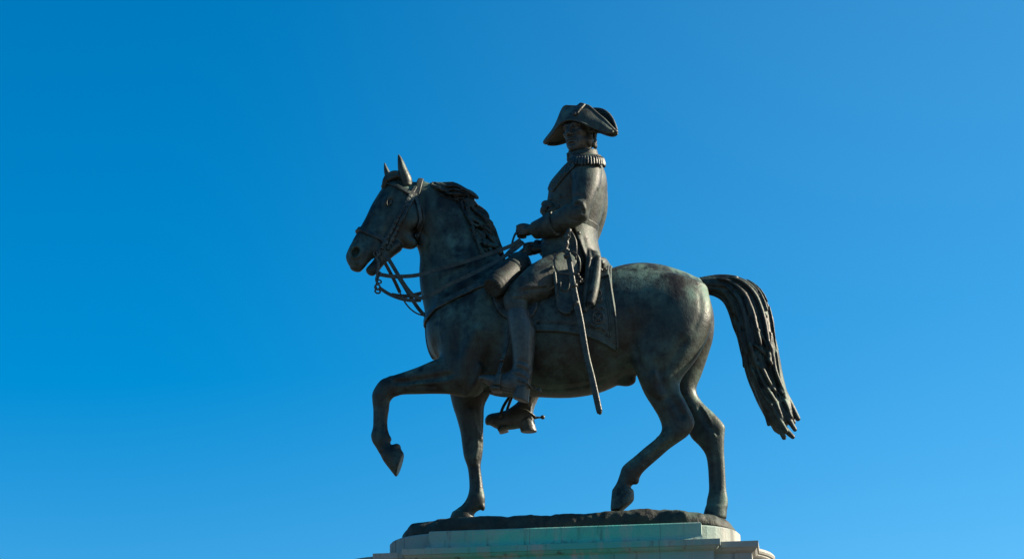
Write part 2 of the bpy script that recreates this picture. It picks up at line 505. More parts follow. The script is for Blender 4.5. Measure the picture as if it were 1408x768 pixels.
M_ROCK = bronze('bronze_base', dark=(.018, .019, .014), mid=(.040, .042, .031), green=(.045, .09, .07), amount=.30, rough=.65, bump=.9)
M_BOOT = bronze('bronze_boots', dark=(.040, .041, .037), mid=(.075, .078, .068), green=(.07, .10, .095), amount=.3, rough=.40, scale=2.0)
M_ROLL = bronze('bronze_cloak_roll', dark=(.010, .010, .008), mid=(.026, .027, .021), green=(.05, .085, .07), amount=.35, rough=.6, scale=1.8, bump=.3)
M_STONE = stone('pedestal_stone')
M_PAVE = paving('paving')
# ------------------------------------------------------------------ horse body
HV = float(globals().get('HVOX', 0.0085))
H = Field((-2.05, -0.62, 5.72), (1.42, 0.62, 9.15), HV)
H.ribs([  # trunk: top pixel, belly pixel, lateral centre, half width
    (640, 400, 640, 524, 0, .31), (680, 374, 680, 543, 0, .36), (730, 384, 730, 544, 0, .40),
    (780, 388, 780, 545, 0, .425), (820, 380, 820, 539, 0, .42), (850, 368, 850, 527, 0, .40),
    (880, 363, 880, 512, 0, .375), (910, 365.5, 910, 498, 0, .35), (940, 374.5, 942, 484, 0, .30), (958, 382, 960, 470, 0, .22)],
    cap=(0.2, 0.10), k=.03)
H.ribs([  # neck: throat pixel, crest pixel
    (556, 300, 580, 248, -.05, .085), (570, 332, 606, 258, -.03, .105), (577, 352, 632, 276, -.01, .125),
    (576.5, 375, 655, 305, 0, .15), (578.5, 400, 673, 333, 0, .18), (584, 428, 692, 358, 0, .23),
    (588, 462, 716, 382, 0, .29), (600, 492, 740, 420, 0, .31)], cap=(.06, .1), k=.07)
# breast
H.ell(W(622, 452, -.13), (.22, .19, .31), k=.07, mirror=True)
H.ell(W(604, 470, 0), (.085, .14, .16), k=.06)
# shoulder and upper arm
for s_ in (1, -1):
    H.ribs([(646, 395, 690, 402, -.22*s_, .09), (618, 440, 680, 455, -.25*s_, .13), (606, 478, 668, 505, -.24*s_, .14),
            (612, 505, 655, 538, -.23*s_, .125)], k=.07)
# raised near foreleg
H.ribs([(648, 486, 652, 544, -.20, .12), (625, 487, 624, 541.5, -.235, .115), (600, 494, 600, 540.8, -.245, .1),
        (575, 504.5, 577, 541.2, -.25, .085), (552, 512.5, 556, 541.8, -.25, .07), (537, 517, 546, 543, -.25, .062)],
       k=.05, cap=(None, .03))
H.ribs([(535, 517.5, 547, 543, -.25, .06), (523, 523, 541, 546, -.25, .062), (512.5, 539, 536.5, 551.5, -.25, .06), (512, 552, 535.5, 557, -.25, .052),
        (513, 562, 535, 563, -.25, .042), (513, 577, 533, 577, -.25, .038), (512.5, 588, 533.5, 590, -.25, .04),
        (510, 598, 536.5, 600, -.25, .05), (512, 607, 536, 605, -.25, .05), (517, 615, 537, 609.5, -.25, .045), (521, 622, 540, 612.5, -.25, .045)],
       k=.02, cap=(.03, .03))
H.ell(W(535, 603.5, -.25), (.022, .03, .022), k=.02)
# standing far foreleg
H.ribs([(612, 500, 682, 500, .2, .14), (617, 532, 676, 535, .22, .125), (622, 556, 666.5, 556, .23, .1), (628, 575, 665, 575, .23, .088),
        (633, 594, 664.5, 594, .23, .075), (635.5, 612, 664.5, 613, .23, .065), (638, 628, 663, 627, .23, .06), (643, 643, 661, 641, .23, .047),
        (645, 660, 663, 658, .23, .04), (645, 673, 665, 673, .23, .043), (642, 684, 667, 685, .23, .054), (636, 693, 665, 696, .23, .05),
        (627, 700, 655, 703, .23, .055), (622, 704, 652, 706.5, .23, .065)], k=.05, cap=(None, .02))
H.ell(W(664, 697, .23), (.02, .03, .032), k=.02)
# near hind leg
H.ribs([(872, 392, 973, 398, -.12, .165), (858, 420, 978.5, 424, -.17, .19), (862, 455, 977, 452, -.19, .19), (865, 488, 960, 489, -.21, .16), (876, 517, 938, 519, -.22, .125),
        (886, 541, 935, 535, -.22, .1), (896, 557, 943, 552, -.22, .082), (905.5, 573, 951, 568, -.22, .07), (910, 588, 955, 582, -.22, .064),
        (906, 598, 947, 597, -.22, .062), (897, 606.5, 931, 609, -.22, .052), (885, 616, 920, 617, -.22, .042), (872.5, 627, 908, 627.5, -.22, .042),
        (863, 634.5, 894, 639.5, -.22, .05), (855.5, 642, 884, 649, -.22, .056), (852, 652, 878, 658, -.22, .05), (848, 663, 868, 668, -.22, .048), (842, 673, 869, 676, -.22, .06)],
       k=.05, cap=(.08, .02))
H.ell(W(874, 660, -.22), (.03, .03, .036), k=.02)
# far hind leg
H.ribs([(880, 398, 974, 404, .12, .165), (870, 430, 981.5, 432, .17, .19), (880, 462, 981, 462, .19, .17), (893, 492, 973.5, 489, .21, .14), (908, 518, 965, 514, .22, .11),
        (920, 540, 957.5, 535, .22, .09), (930, 556, 965, 552, .22, .08), (939, 573, 981, 567, .22, .072), (945, 590, 996, 584, .22, .066),
        (951, 602, 996.5, 595, .22, .062), (962, 613, 996, 608, .22, .055), (970, 625, 996, 623, .22, .046), (973, 640, 997, 639, .22, .04),
        (974.3, 660, 998, 659, .22, .04), (974.5, 674, 999, 674, .22, .045), (972, 686, 1001, 687, .22, .055), (971, 696, 1000.5, 697, .22, .065)],
       k=.05, cap=(.08, .02))
H.ell(W(861, 522, 0), (.085, .06, .055), k=.05)     # sheath
# hooves: a flared sweep cut off flat along the sole
def sole(pa, pb, y, out):
    a_, b_ = W(*pa, y), W(*pb, y); t = b_-a_; nrm = np.cross(t, np.array([0, 1.0, 0]))
    o_ = W(*out, y)-a_
    if nrm@o_ < 0: nrm = -nrm
    H.cut((a_+b_)/2, nrm, (a_+b_)/2, .17)
H.ribs([(522.5, 624, 543, 611.5, -.25, .046), (527, 633, 549, 613.5, -.25, .062), (536, 645, 556, 624, -.25, .07), (547, 659, 566, 641, -.25, .076)], k=.008, cap=(.02, .02))
H.ell(W(546, 613.5, -.25), (.03, .058, .024), k=.02)
sole((545, 655.5), (557, 620.5), -.25, (570, 650))
H.ribs([(622, 703.5, 651, 706, .23, .07), (618, 713, 653, 713, .23, .08)], k=.006, cap=(.012, .006), sub=2)
H.ribs([(841.5, 674, 871.5, 673.5, -.22, .06), (840.5, 684, 872, 681, -.22, .07), (839.5, 697, 872, 694, -.22, .075), (839.5, 708, 872, 706, -.22, .075)], k=.008, cap=(.02, .02))
H.relief([H.surf(842, 676, 0, -.28), H.surf(856, 677.5, 0, -.28), H.surf(870, 676, 0, -.28)], .008, -.006)
sole((852, 702.5), (872.5, 686.5), -.22, (880, 710)); sole((838, 702), (856, 702.4), -.22, (845, 712))
H.ribs([(970, 696, 1000, 697, .22, .07), (965.5, 712, 999, 712, .22, .08)], k=.006, cap=(.012, .006), sub=2)

# head: turned a little towards the viewer
H.ribs([(534, 247, 577, 261, -.05, .075), (527, 257, 578, 283, -.075, .115), (519, 269, 577, 307, -.10, .122), (510.5, 283, 567, 325, -.13, .115),
        (502.5, 300, 552, 333, -.165, .095), (494, 315, 540, 344, -.20, .08), (486, 330, 530, 352, -.23, .075)],
       k=.035, cap=(.05, .04))
HT = W(486, 345, -.25)-W(533, 260, -.06); HT /= np.linalg.norm(HT)          # muzzle direction
HN = W(527, 257, -.07)-W(575, 285, -.07); HN -= HT*(HN@HT); HN /= np.linalg.norm(HN)     # towards the front of the face
HL = np.cross(HT, HN)                                                         # lateral axis of the head
if HL[1] > 0: HL = -HL                                                        # towards the viewer
HA = np.array([HT, HN, HL])
H.ell(W(560, 301, -.10)+HL*.06, (.155, .148, .078), HA, k=.016)                  # cheek
H.ell(W(560, 301, -.10)-HL*.06, (.155, .148, .078), HA, k=.016)
H.ribs([(490, 323, 535, 347, -.215, .075), (484, 333, 526, 349, -.235, .072), (478.5, 344, 515, 352.5, -.25, .076), (475.5, 353, 506, 362, -.262, .07),
        (477.5, 361, 502, 367.5, -.268, .062), (481, 366.5, 499.5, 370, -.27, .05)], k=.012, cap=(.02, .034))        # muzzle and upper lip
H.ribs([(540, 332, 552, 343.5, -.16, .07), (528, 341, 540.5, 352, -.19, .065), (517.5, 353, 528, 363.5, -.215, .055), (509, 363, 521, 372.5, -.235, .05), (503.5, 368.5, 516, 377, -.25, .046)],
       k=.012, cap=(.03, .034))                                              # lower jaw and lip
H.ell(W(559, 332, -.12), (.06, .10, .07), HA, k=.04)
M0 = W(533, 262, -.06)
def refl(p): return p-2*((p-M0)@HL)*HL
def both(px, py):
    p = H.surf(px, py, 0, -.2); return ((1, p), (-1, refl(p)))
for q in (-.015, .02, .055, .09):      # open mouth
    H.tube([W(518, 350.5, -.28+q), W(509, 360.5, -.30+q), W(498, 374, -.31+q)], [.006, .011, .015], k=.006, op='sub')
# nostrils, eyes, brow
eye_spots, nostril_spots = both(536, 278), both(488.5, 346.5)
for s_, c in nostril_spots:
    H.tube([c+HT*.055+HN*.01+HL*.004*s_, c+HN*.042-HT*.005, c-HT*.05+HN*.012, c-HT*.045-HN*.025, c-HN*.045+HT*.01, c+HT*.055-HN*.015], [.012, .018, .02, .018, .015, .011], k=.02)
    H.ell(c-HL*.004*s_-HN*.002, (.048, .032, .055), HA, k=.008, op='sub')
for s_, e in eye_spots:
    H.ell(e+HN*.034-HT*.03-HL*.018*s_, (.075, .028, .036), HA, k=.03)          # brow bone
    H.ell(e+HL*.006*s_-HN*.004, (.044, .026, .022), HA, k=.012, op='sub')
for q in ([(533, 297), (522, 317), (516, 328)], .03, .011), ([(516, 296), (508, 316), (502, 332)], .028, -.010), ([(531, 318), (527, 330), (517, 342)], .02, -.007), ([(497, 330), (500, 345), (497, 358)], .016, -.007), ([(548, 318), (545, 327), (536, 337)], .02, -.01), ([(583, 285), (580, 305), (572, 322)], .018, -.010):
    pts = [H.surf(a_, b_, 0, -.2) for a_, b_ in q[0]]
    H.relief(pts, q[1], q[2]); H.relief([refl(p) for p in pts], q[1], q[2])
# ears: separate, finer; hollow towards the front
def ear(pts, y0, y1, ws, inner):
    n = len(pts); ps = [W(*q, y0) for p in pts for q in p]
    f = Field(np.min(ps, 0)-np.array([.06, .16, .06]), np.max(ps, 0)+np.array([.06, .12, .05]), .0048)
    f.ribs([(l[0], l[1], r_[0], r_[1], y0+(y1-y0)*i/(n-1), ws[i]) for i, (l, r_) in enumerate(pts)], k=.006, cap=(.02, .006))
    f.tube([W(*q) for q in inner], [.020, .030, .027, .018, .008], k=.006, op='sub')
    return f
EAR1 = ear([((552, 256), (567, 254)), ((549.5, 246), (566.3, 246)), ((547.8, 238), (563, 238)), ((547, 230), (559, 230)), ((546.8, 222), (555, 221.5)), ((546.8, 216), (551.5, 215.5)), ((547.3, 212.7), (549, 212.7))], -.11, -.15, [.055, .06, .058, .05, .036, .02, .006],
           [(557, 252, -.20), (553.5, 241, -.215), (551, 231, -.21), (549.3, 222, -.19), (548.2, 216, -.17)])
EAR2 = ear([((531.5, 252), (545, 248)), ((529.8, 245), (541.5, 243)), ((528.4, 238.5), (537.3, 237.5)), ((527.9, 232.5), (534, 232)), ((527.9, 228), (531.6, 227.8)), ((528.3, 224), (529.6, 224))], .02, -.01, [.055, .058, .05, .038, .022, .006],
           [(535, 250, -.05), (532, 243, -.065), (530.8, 236, -.06), (530, 231, -.05), (529.3, 227, -.03)])

# muscle relief and veins, laid on the surface found under photo pixels
def on(pts, lift=0.0, y=0.0): return [H.surf(a, b, lift, y) for a, b in pts]
def rel(pts, w, amp): H.relief(on(pts), w, amp*1.35)
def rel2(pts, w, amp): H.relief(on(pts), w, amp*2.1)
rel2([(645, 400), (635, 440), (628, 480)], .06, -.012)
rel2([(697, 420), (690, 460), (672, 500)], .06, -.014)
rel2([(655, 455), (640, 490), (634, 520)], .05, .012)
rel2([(660, 505), (650, 530), (640, 541)], .03, .010)
rel2([(618, 515), (590, 520), (560, 524), (545, 525)], .022, -.016)
rel2([(612, 525), (580, 527), (555, 533)], .016, .008)
rel2([(598, 532), (570, 531), (546, 535)], .014, -.009)
rel2([(520, 545), (523, 560), (524, 590)], .012, -.006)
rel2([(529, 560), (528, 590)], .01, .006)
rel2([(651, 640), (653, 660), (655, 672)], .010, -.008)
rel2([(658, 640), (659, 660), (659, 675)], .010, .005)
rel2([(648, 565), (655, 590), (662, 603)], .016, .01)
rel([(905, 500), (912, 525), (925, 550), (938, 570)], .03, -.012)
rel([(889, 543), (903, 549), (916, 547)], .02, -.008)
rel([(900, 515), (899, 530), (908, 545)], .035, .012)
rel([(931, 530), (936, 550), (947, 572)], .018, .01)
rel([(925, 606), (905, 622), (885, 638)], .010, -.009)
rel([(918, 603), (900, 617), (880, 632)], .012, .005)
rel([(985, 625), (987, 650), (988, 672)], .010, -.009)
rel([(979, 625), (980, 650)], .012, .006)
rel([(962, 560), (972, 580), (985, 595)], .016, -.01)
rel([(962, 405), (963, 430), (955, 450)], .024, -.004)
rel([(940, 470), (920, 500), (908, 512)], .04, -.010)
rel([(868, 430), (872, 470), (885, 510)], .03, -.006)
rel([(585, 350), (590, 400), (600, 440)], .05, -.01)
rel([(596, 290), (610, 330), (640, 370), (670, 400)], .06, .012)
rel([(581, 320), (588, 330), (584, 345)], .02, -.008)
rel([(760, 520), (800, 520), (840, 510)], .03, .006)
rel([(735, 535), (780, 534), (830, 522)], .018, -.006)
H.blur(1)
for px in ([(606, 500), (585, 507), (562, 514), (545, 520)], [(622, 520), (600, 533), (575, 537)], [(700, 520), (740, 527), (790, 526), (830, 517)], [(893, 520), (905, 540), (916, 566), (926, 588)], [(905, 600), (890, 612), (872, 630)], [(966, 560), (976, 576), (984, 600)],
           [(655, 590), (657, 612), (654, 630)], [(521, 293), (516, 306), (511, 318)], [(524, 300), (519, 311)], [(610, 420), (604, 445), (607, 470)], [(649, 645), (650, 660), (651, 675)], [(520, 560), (519, 575), (521, 592)]):
    pts = on(px); H.relief([p for p in pts if p is not None], .009, .0065, sub=5)
# ------------------------------------------------------------------ mane and tail
def side(a, b, c):
    return np.array([a, b, c])
TV = HV*0.8
tail_rows = [(962, 381, 969, 404, 0, .065), (985, 377.5, 984, 407, 0, .075), (1010, 378.5, 997, 416, .0, .09), (1034, 388.5, 1004, 431, .0, .11), (1051, 408, 1009, 450, 0, .12),
             (1061, 436, 1017, 472, 0, .125), (1066, 463, 1023, 500, 0, .125), (1071, 495, 1032, 527, 0, .115), (1077, 526, 1042, 551, 0, .1), (1085, 552, 1054, 574, 0, .075), (1092, 572, 1066, 592, 0, .05)]
T = Field((.95, -.30, 6.35), (2.05, .30, 8.0), .0052)
st = [((W(a, b, y)+W(c, d, y))/2, (W(c, d, y)-W(a, b, y))/2, bb) for a, b, c, d, y, bb in tail_rows]
T.sweep([(c, a*.88, b*.88) for c, a, b in st], k=.01, cap=(.02, .02))
tc = catmull([q[0] for q in st], 8); ta = catmull([q[1] for q in st], 8); tb = catmull([[q[2]] for q in st], 8)[:, 0]
def tail_pt(t, th, f=1.0):
    i = min(max(t, 0), 1)*(len(tc)-1); j = min(int(i), len(tc)-2); q = i-j
    c = tc[j]*(1-q)+tc[j+1]*q; a = ta[j]*(1-q)+ta[j+1]*q; b = tb[j]*(1-q)+tb[j+1]*q
    if t > 1: c = c+(tc[-1]-tc[-2])*(t-1)*(len(tc)-1)
    tn = tc[j+1]-tc[j]; lt = np.cross(tn, a); lt /= np.linalg.norm(lt)
    if lt[1] > 0: lt = -lt
    return c+f*(a*math.cos(th)+lt*b*math.sin(th))
r_ = random.Random(11)
def tail_lock(th0, t0, t1, rad, tw, ph, wav, k=.006, f0=.9):
    n = 12; pts = []; rr = []
    for q in range(n):
        u = q/(n-1); t = t0+(t1-t0)*u
        th = th0+tw*(max(t-.15, 0)**1.2)*1.5+wav*math.sin(ph+u*6.5)*min(1, t*3)
        pts.append(tail_pt(t, th, f0+.06*math.sin(ph+3*u)-.15*max(0, 1-u*2.2)*(t0 > .01))); rr.append(rad*min(1, .25+2.4*u, .55+2.6*(1-u)))
    T.tube(pts, rr, k=k, sub=3)
for i in range(30):        # broad locks
    tail_lock(2*math.pi*(i+r_.uniform(-.3, .3))/30, r_.choice([0, .05, .2, .35, .45]), r_.choice([.72, .85, .97, 1.0, 1.0]), r_.uniform(.024, .036), r_.uniform(-.9, .25), r_.uniform(0, 6.3), r_.uniform(.08, .24), .010, .84)
for i in range(80):        # fine strands lying on them
    tail_lock(2*math.pi*(i+r_.uniform(-.4, .4))/80, r_.choice([0.0, .02, .1, .25, .4, .5]), r_.choice([.6, .75, .9, 1.0, 1.0]), r_.uniform(.009, .016), r_.uniform(-.9, .25), r_.uniform(0, 6.3), r_.uniform(.06, .22), .005, .95)
for i in range(26):
    th0 = r_.uniform(0, 6.28); t0 = r_.uniform(.10, .62); tw = r_.uniform(-.9, .2); ph = r_.uniform(0, 6)
    T.relief([tail_pt(t0+u*.34, th0+tw*u*.6+.16*math.sin(ph+5*u), .97) for u in (0, .2, .4, .6, .8, 1)], .012, -.014, sub=3)
for i in range(60):      # fine chased hair lines
    th0 = r_.uniform(0, 6.28); t0 = r_.uniform(.04, .70); tw = r_.uniform(-.7, .2); ph = r_.uniform(0, 6); L_ = r_.uniform(.15, .3)
    q0 = [tail_pt(t0+u*L_, th0+tw*u*L_*1.5+.10*math.sin(ph+6*u), 1.0) for u in (0, .2, .4, .6, .8, 1)]
    T.relief(q0, .0075, -.006, sub=2)
def tsurf(px): return [p for p in (T.surf(a, b) for a, b in px) if p is not None]
for px in ([(985, 383), (1003, 387), (1022, 402), (1034, 425), (1040, 450), (1047, 478)], [(1005, 381), (1024, 390), (1040, 408), (1050, 435), (1055, 460), (1058, 480), (1060, 498)], [(1000, 395), (1014, 410), (1022, 432), (1026, 455), (1031, 480), (1036, 505)],
           [(1042, 452), (1050, 466), (1056, 480), (1059, 497)], [(1038, 474), (1047, 481), (1056, 491), (1062, 505), (1068, 521), (1073, 536), (1080, 546)], [(1040, 500), (1049, 508), (1056, 522), (1064, 535), (1075, 545), (1082, 557), (1086, 569), (1092, 580)],
           [(1033, 505), (1041, 520), (1049, 540), (1060, 556), (1069, 575), (1077, 590)], [(1030, 470), (1036, 490), (1045, 515), (1054, 533), (1066, 552), (1074, 572), (1080, 588)], [(1058, 470), (1063, 490), (1066, 508), (1072, 525), (1079, 540)]):
    sp = tsurf(catmull(px, 3))
    if len(sp) > 3:
        T.tube([p-ray(1040, 470)*.004 for p in sp], [.007]+[.017]*(len(sp)-2)+[.008], k=.012)
        T.relief([p+np.array([-.024, 0, -.012]) for p in sp[1:]], .012, -.018)
for pts, y, r0 in [  # free ends of the locks, as the outline shows them
    ([(1022, 468), (1023, 488), (1023.5, 503)], -.06, .016), ([(1016, 448), (1019, 466), (1026, 485)], -.08, .02), ([(1047, 553), (1054, 570), (1057, 583)], -.02, .017),
    ([(1058, 560), (1069, 582), (1078, 601)], -.05, .022), ([(1066, 570), (1080, 590), (1090, 600)], .0, .021), ([(1072, 556), (1085, 577), (1093, 590)], -.04, .02),
    ([(1072, 530), (1085, 553), (1097, 575)], -.0, .024), ([(1062, 575), (1066, 588), (1072, 594)], .02, .02), ([(1076, 540), (1083, 560), (1091, 580)], .04, .022), ([(1060, 545), (1068, 570), (1081, 592)], -.07, .02)]:
    T.tube([W(a, b, y) for a, b in pts], [r0*1.2, r0*1.25, r0*.95], k=.012)

Mn = Field((-1.32, -.34, 7.75), (-.50, .30, 8.92), .0056)
def neck_pt(px, py, out):
    p = H.surf(px, py, 0)
    if p is None: return None
    return p-ray(px, py)*out
GRV = []
def lock(px, n=4, spread=3.0, rad=.018, y=-.04, out=.02, wob=1.0, seed=0, mir=False):
    q = random.Random(seed); px = catmull(px, 4); n = n*2; rad = rad*.66
    d = np.gradient(px, axis=0); d /= np.linalg.norm(d, axis=1)[:, None]+1e-9
    N = np.stack([-d[:, 1], d[:, 0]], 1)
    for k in range(n):
        o = (k-(n-1)/2)/max(n-1, 1)*2; ph = q.uniform(0, 6); S = []; ys = []; rr = []
        u1 = q.choice([.8, .9, 1.0, 1.0, 1.0])
        for i in range(len(px)):
            u = i/(len(px)-1)
            s_ = px[i]+N[i]*(o*spread*(.55+.6*math.sin(math.pi*min(1, .15+u*.80)))*(1.08-.35*u)+wob*.8*math.sin(ph+u*6))
            p = neck_pt(s_[0], s_[1], out*(1.15-abs(o)*.55)+.010*math.sin(ph*3+u*5))
            S.append(s_); ys.append(p[1] if p is not None else y); rr.append(rad*min(1, .6+2*u, .3+2.4*(1-u)))
            if u > u1: break
        ys = np.array(ys)
        for _ in range(6): ys[1:-1] = .25*ys[:-2]+.5*ys[1:-1]+.25*ys[2:]; ys[0] = .5*(ys[0]+ys[1]); ys[-1] = .5*(ys[-1]+ys[-2])
        tp = [W(a[0], a[1], b_) for a, b_ in zip(S, ys)]; Mn.tube(tp, rr, k=.002, sub=2)
        if k % 2 and len(tp) > 4: GRV.append([p_-ray(640, 300)*rad*.75+np.array([.0, 0, rad*.8]) for p_ in tp[1:max(3, len(tp)*2//3)]])
Mn.ribs([(583, 251, 591, 246, -.02, .035), (606, 262, 612, 250, -.02, .05), (629, 281, 640, 266, -.01, .055), (650, 305, 662, 293, 0, .06), (666, 328, 680, 316, 0, .06), (678, 348, 692, 342, 0, .06)], k=.01, cap=(.02, .02))
lock([(587, 246), (600, 248), (616, 252), (634, 259), (657, 271)], 4, 2.2, .02, -.05, .02, .7, 1)
lock([(594, 252), (604, 258), (620, 262), (638, 264), (656, 273)], 4, 3.2, .02, -.07, .03, .8, 2)
lock([(600, 258), (612, 267), (628, 271), (644, 275), (655, 281)], 4, 3.0, .019, -.07, .03, .8, 3)
lock([(618, 255), (632, 262), (646, 272), (656, 281)], 3, 2.0, .018, -.03, .02, .6, 4)
lock([(632, 272), (640, 284), (652, 295), (668, 299)], 4, 3.5, .02, -.06, .03, .8, 5)
lock([(637, 275), (643, 291), (655, 302), (672, 306), (680, 318)], 5, 4.0, .021, -.08, .035, .8, 6)
lock([(646, 279), (658, 288), (668, 297), (672, 310)], 4, 3.0, .02, -.03, .02, .8, 7)
lock([(649, 304), (652, 318), (660, 328), (672, 336), (688, 341)], 4, 3.5, .02, -.09, .03, .8, 8)
lock([(655, 306), (662, 322), (672, 330), (684, 341)], 4, 3.0, .02, -.07, .03, .8, 9)
lock([(668, 303), (676, 315), (683, 330), (690, 342)], 4, 3.0, .02, -.03, .02, .8, 10)
lock([(653, 318), (655, 333), (660, 345), (669, 350)], 4, 3.0, .018, -.11, .025, .8, 11)
lock([(662, 328), (668, 341), (680, 347)], 3, 2.6, .018, -.1, .025, .6, 12)
for g_ in GRV: Mn.relief(g_, .008, -.014, sub=2)
Mn.tube([W(612, 258, -.06), W(628, 261, -.05), W(643, 264.5, -.045), (W(652, 268.5, -.04)), W(657, 272.5, -.04)], [.020, .030, .030, .022, .010], k=.01)
Mn.tube([W(618, 266, -.08), W(632, 269, -.065), W(644, 273, -.06), W(651, 277.5, -.055), W(656, 281.8, -.05)], [.016, .024, .024, .018, .009], k=.008)
for px in ([(597, 255), (610, 262), (628, 261), (645, 265), (654, 270)], [(606, 263), (622, 267), (640, 267), (650, 272)], [(612, 256), (626, 256), (638, 260), (648, 266)], [(640, 278), (645, 294), (655, 304), (672, 309)], [(634, 276), (641, 296), (652, 309), (668, 314), (677, 322)],
           [(646, 280), (655, 291), (666, 299), (672, 308)], [(650, 309), (653, 324), (660, 333), (672, 337), (684, 340)], [(660, 307), (668, 319), (677, 329), (684, 338)], [(656, 328), (660, 341), (668, 349)], [(664, 328), (669, 339), (679, 346)]):
    sp = [p for p in (Mn.surf(a, b) for a, b in catmull(px, 3)) if p is not None]
    if len(sp) > 4:
        Mn.tube([p-ray(640, 300)*.010 for p in sp], [.006]+[.0165]*(len(sp)-2)+[.006], k=.010)
        Mn.relief([p-ray(640, 300)*.004+np.array([-.022, 0, -.014]) for p in sp[1:-1]], .012, -.034)
q_ = random.Random(5)
for i in range(7):      # far side of the crest
    c0 = np.array(W(590+i*11.5, 250+i*9.5+(i*i)*.28, .03)); d_ = q_.uniform(-.05, .05)
    for k in range(4):
        o = k*.028
        Mn.tube([c0+np.array([o, .0, .0]), c0+np.array([.03+o, .09, -.05+d_]), c0+np.array([.09+o, .13, -.15]), c0+np.array([.14+o, .14, -.26+d_])], [.015, .02, .018, .006], k=.008)
# forelock between the ears
Fl = Field((-1.74, -.36, 8.46), (-1.40, .14, 9.06), TV)
for k in range(11):
    o = (k-5)*.015
    for dx, dy, r0 in ((0, 0, .020), (2.5, 4.5, .024)):
        Fl.tube([W(551+dx*.4, 246+dy*.5, -.07)+HL*o*.9, W(545+dx*.5, 243.5+dy, -.07)+HL*o, W(538+dx, 245.5+dy, -.07)+HL*o*1.1, W(531.5+dx, 250.5+dy*.7, -.075)+HL*o*1.2, W(528+dx, 257, -.08)+HL*o*1.15, W(526.5+dx, 262+2.0*(k % 3), -.085)+HL*o*1.0], [r0, r0, r0, r0*.9, r0*.8, .006], k=.003)
for k in range(10):
    o = (k-4.5)*.015
    Fl.relief([W(545, 242, -.07)+HL*o, W(537, 244, -.07)+HL*o*1.1, W(530, 249.5, -.075)+HL*o*1.2, W(526.5, 257, -.08)+HL*o*1.15], .007, -.016)
# ------------------------------------------------------------------ rider
RV = float(globals().get('RVOX', 0.0065))
B = Field((-.98, -.62, 7.25), (.42, .62, 9.05), RV)
B.ribs([(782, 224, 824, 222, -.02, .11), (774, 232, 830, 231, -.015, .21), (764, 245, 834, 245, 0, .265), (756, 259, 835, 258, 0, .27),
        (753, 274, 833, 274, 0, .25), (751, 290, 829, 291, 0, .225), (749.5, 305, 823.5, 307, 0, .21), (746.5, 320, 818, 321, 0, .215), (744.5, 335, 818, 335, 0, .235),
        (745, 352, 823, 352, 0, .26), (748, 372, 824, 372, 0, .26)], k=.03, cap=(.06, .08))
B.ribs([(785, 200, 819, 197, -.02, .10), (783, 225, 824, 222, -.02, .12)], k=.02)      # neck inside the collar
# shoulders
B.ell(W(806, 238, -.27), (.125, .12, .115), k=.06); B.ell(W(806, 238, -.27)*np.array([1, -1, 1]), (.125, .12, .115), k=.06)
def arm(rows, **kw):
    st = []
    for lx, ly, rx, ry, y, b in rows:
        p, q = W(lx, ly, y), W(rx, ry, y); st.append(((p+q)/2, (q-p)/2, b))
    B.sweep(st, **kw)
    return st
up = arm([(788, 229, 827, 234, -.27, .105), (787, 243, 827, 246, -.32, .108), (786.5, 258, 824, 260, -.36, .10), (787, 272, 818, 275, -.385, .092), (788, 283, 812, 289, -.39, .085), (790, 290, 807, 300, -.385, .075)], k=.035, cap=(.06, .05))
fo = arm([(789, 279, 807, 301, -.385, .078), (778, 281.5, 797, 309, -.37, .085), (769, 287, 785, 314, -.34, .084), (760, 293, 769, 319, -.29, .076), (748, 300, 755, 321, -.23, .066), (737, 307, 739, 324, -.165, .05), (728, 309, 729, 323, -.12, .042)], k=.025, cap=(.05, .03))
FL = np.array([1, -1, 1.0])
dn = np.array([.0, 0, -.06])
B.sweep([(c*FL, a, b) for c, a, b in up], k=.035, cap=(.06, .05))
B.sweep([(c*FL+dn*i/6+np.array([.03, .0, 0])*i/6, a, b) for i, (c, a, b) in enumerate(fo)], k=.025, cap=(.05, .03))
# thighs and legs
leg = []
for lx, ly, rx, ry, y, b in [(768, 345, 790, 405, -.20, .17), (750, 353, 772, 407, -.29, .16), (727, 367, 752, 412, -.37, .145), (709, 385, 738, 414, -.42, .125), (694, 403, 727.5, 416.5, -.445, .105),
                             (692.5, 418, 726, 421, -.455, .098), (699, 434, 727, 436.5, -.46, .085), (703, 446, 731, 448, -.465, .07)]:
    p, q = W(lx, ly, y), W(rx, ry, y); leg.append(((p+q)/2, (q-p)/2, b))
for fl in (1, -1):
    M_ = np.array([1, fl, 1.0])
    B.sweep([(c*M_, a, b) for c, a, b in leg], k=.03, cap=(.08, .05))
# folds of the cloth
def Bon(pts, lift=0.0): return [p for p in (B.surf(a, b, lift) for a, b in pts) if p is not None]
def Brel(pts, w, amp): B.relief(Bon(pts), w, amp)
Brel([(786.5, 240), (788, 256), (787, 272)], .014, -.016)            # arm against the chest
Brel([(822, 262), (815, 280), (810, 297)], .016, -.012)
Brel([(786, 278), (793, 275.5), (799, 278), (803, 286)], .013, .028); Brel([(787, 284), (795, 282), (800, 286), (802, 292)], .011, -.026); Brel([(788, 271), (796, 268), (803, 272)], .011, -.012)
Brel([(796, 264), (801, 273), (803, 281)], .016, .005)
Brel([(770, 292), (780, 300), (795, 303)], .014, -.007); Brel([(776, 306), (788, 309)], .012, .006)
Brel([(720, 400), (735, 398), (752, 396)], .012, -.012); Brel([(716, 394), (732, 393), (748, 392)], .012, .008)
Brel([(706, 406), (716, 407), (726, 410)], .010, .010); Brel([(705, 411), (714, 411), (722, 413)], .008, -.009)
Brel([(722, 404), (728, 409), (730, 416)], .010, .013); Brel([(735, 380), (750, 370), (765, 362)], .03, .006)
Brel([(829, 262), (825, 280), (822, 300)], .025, -.005)
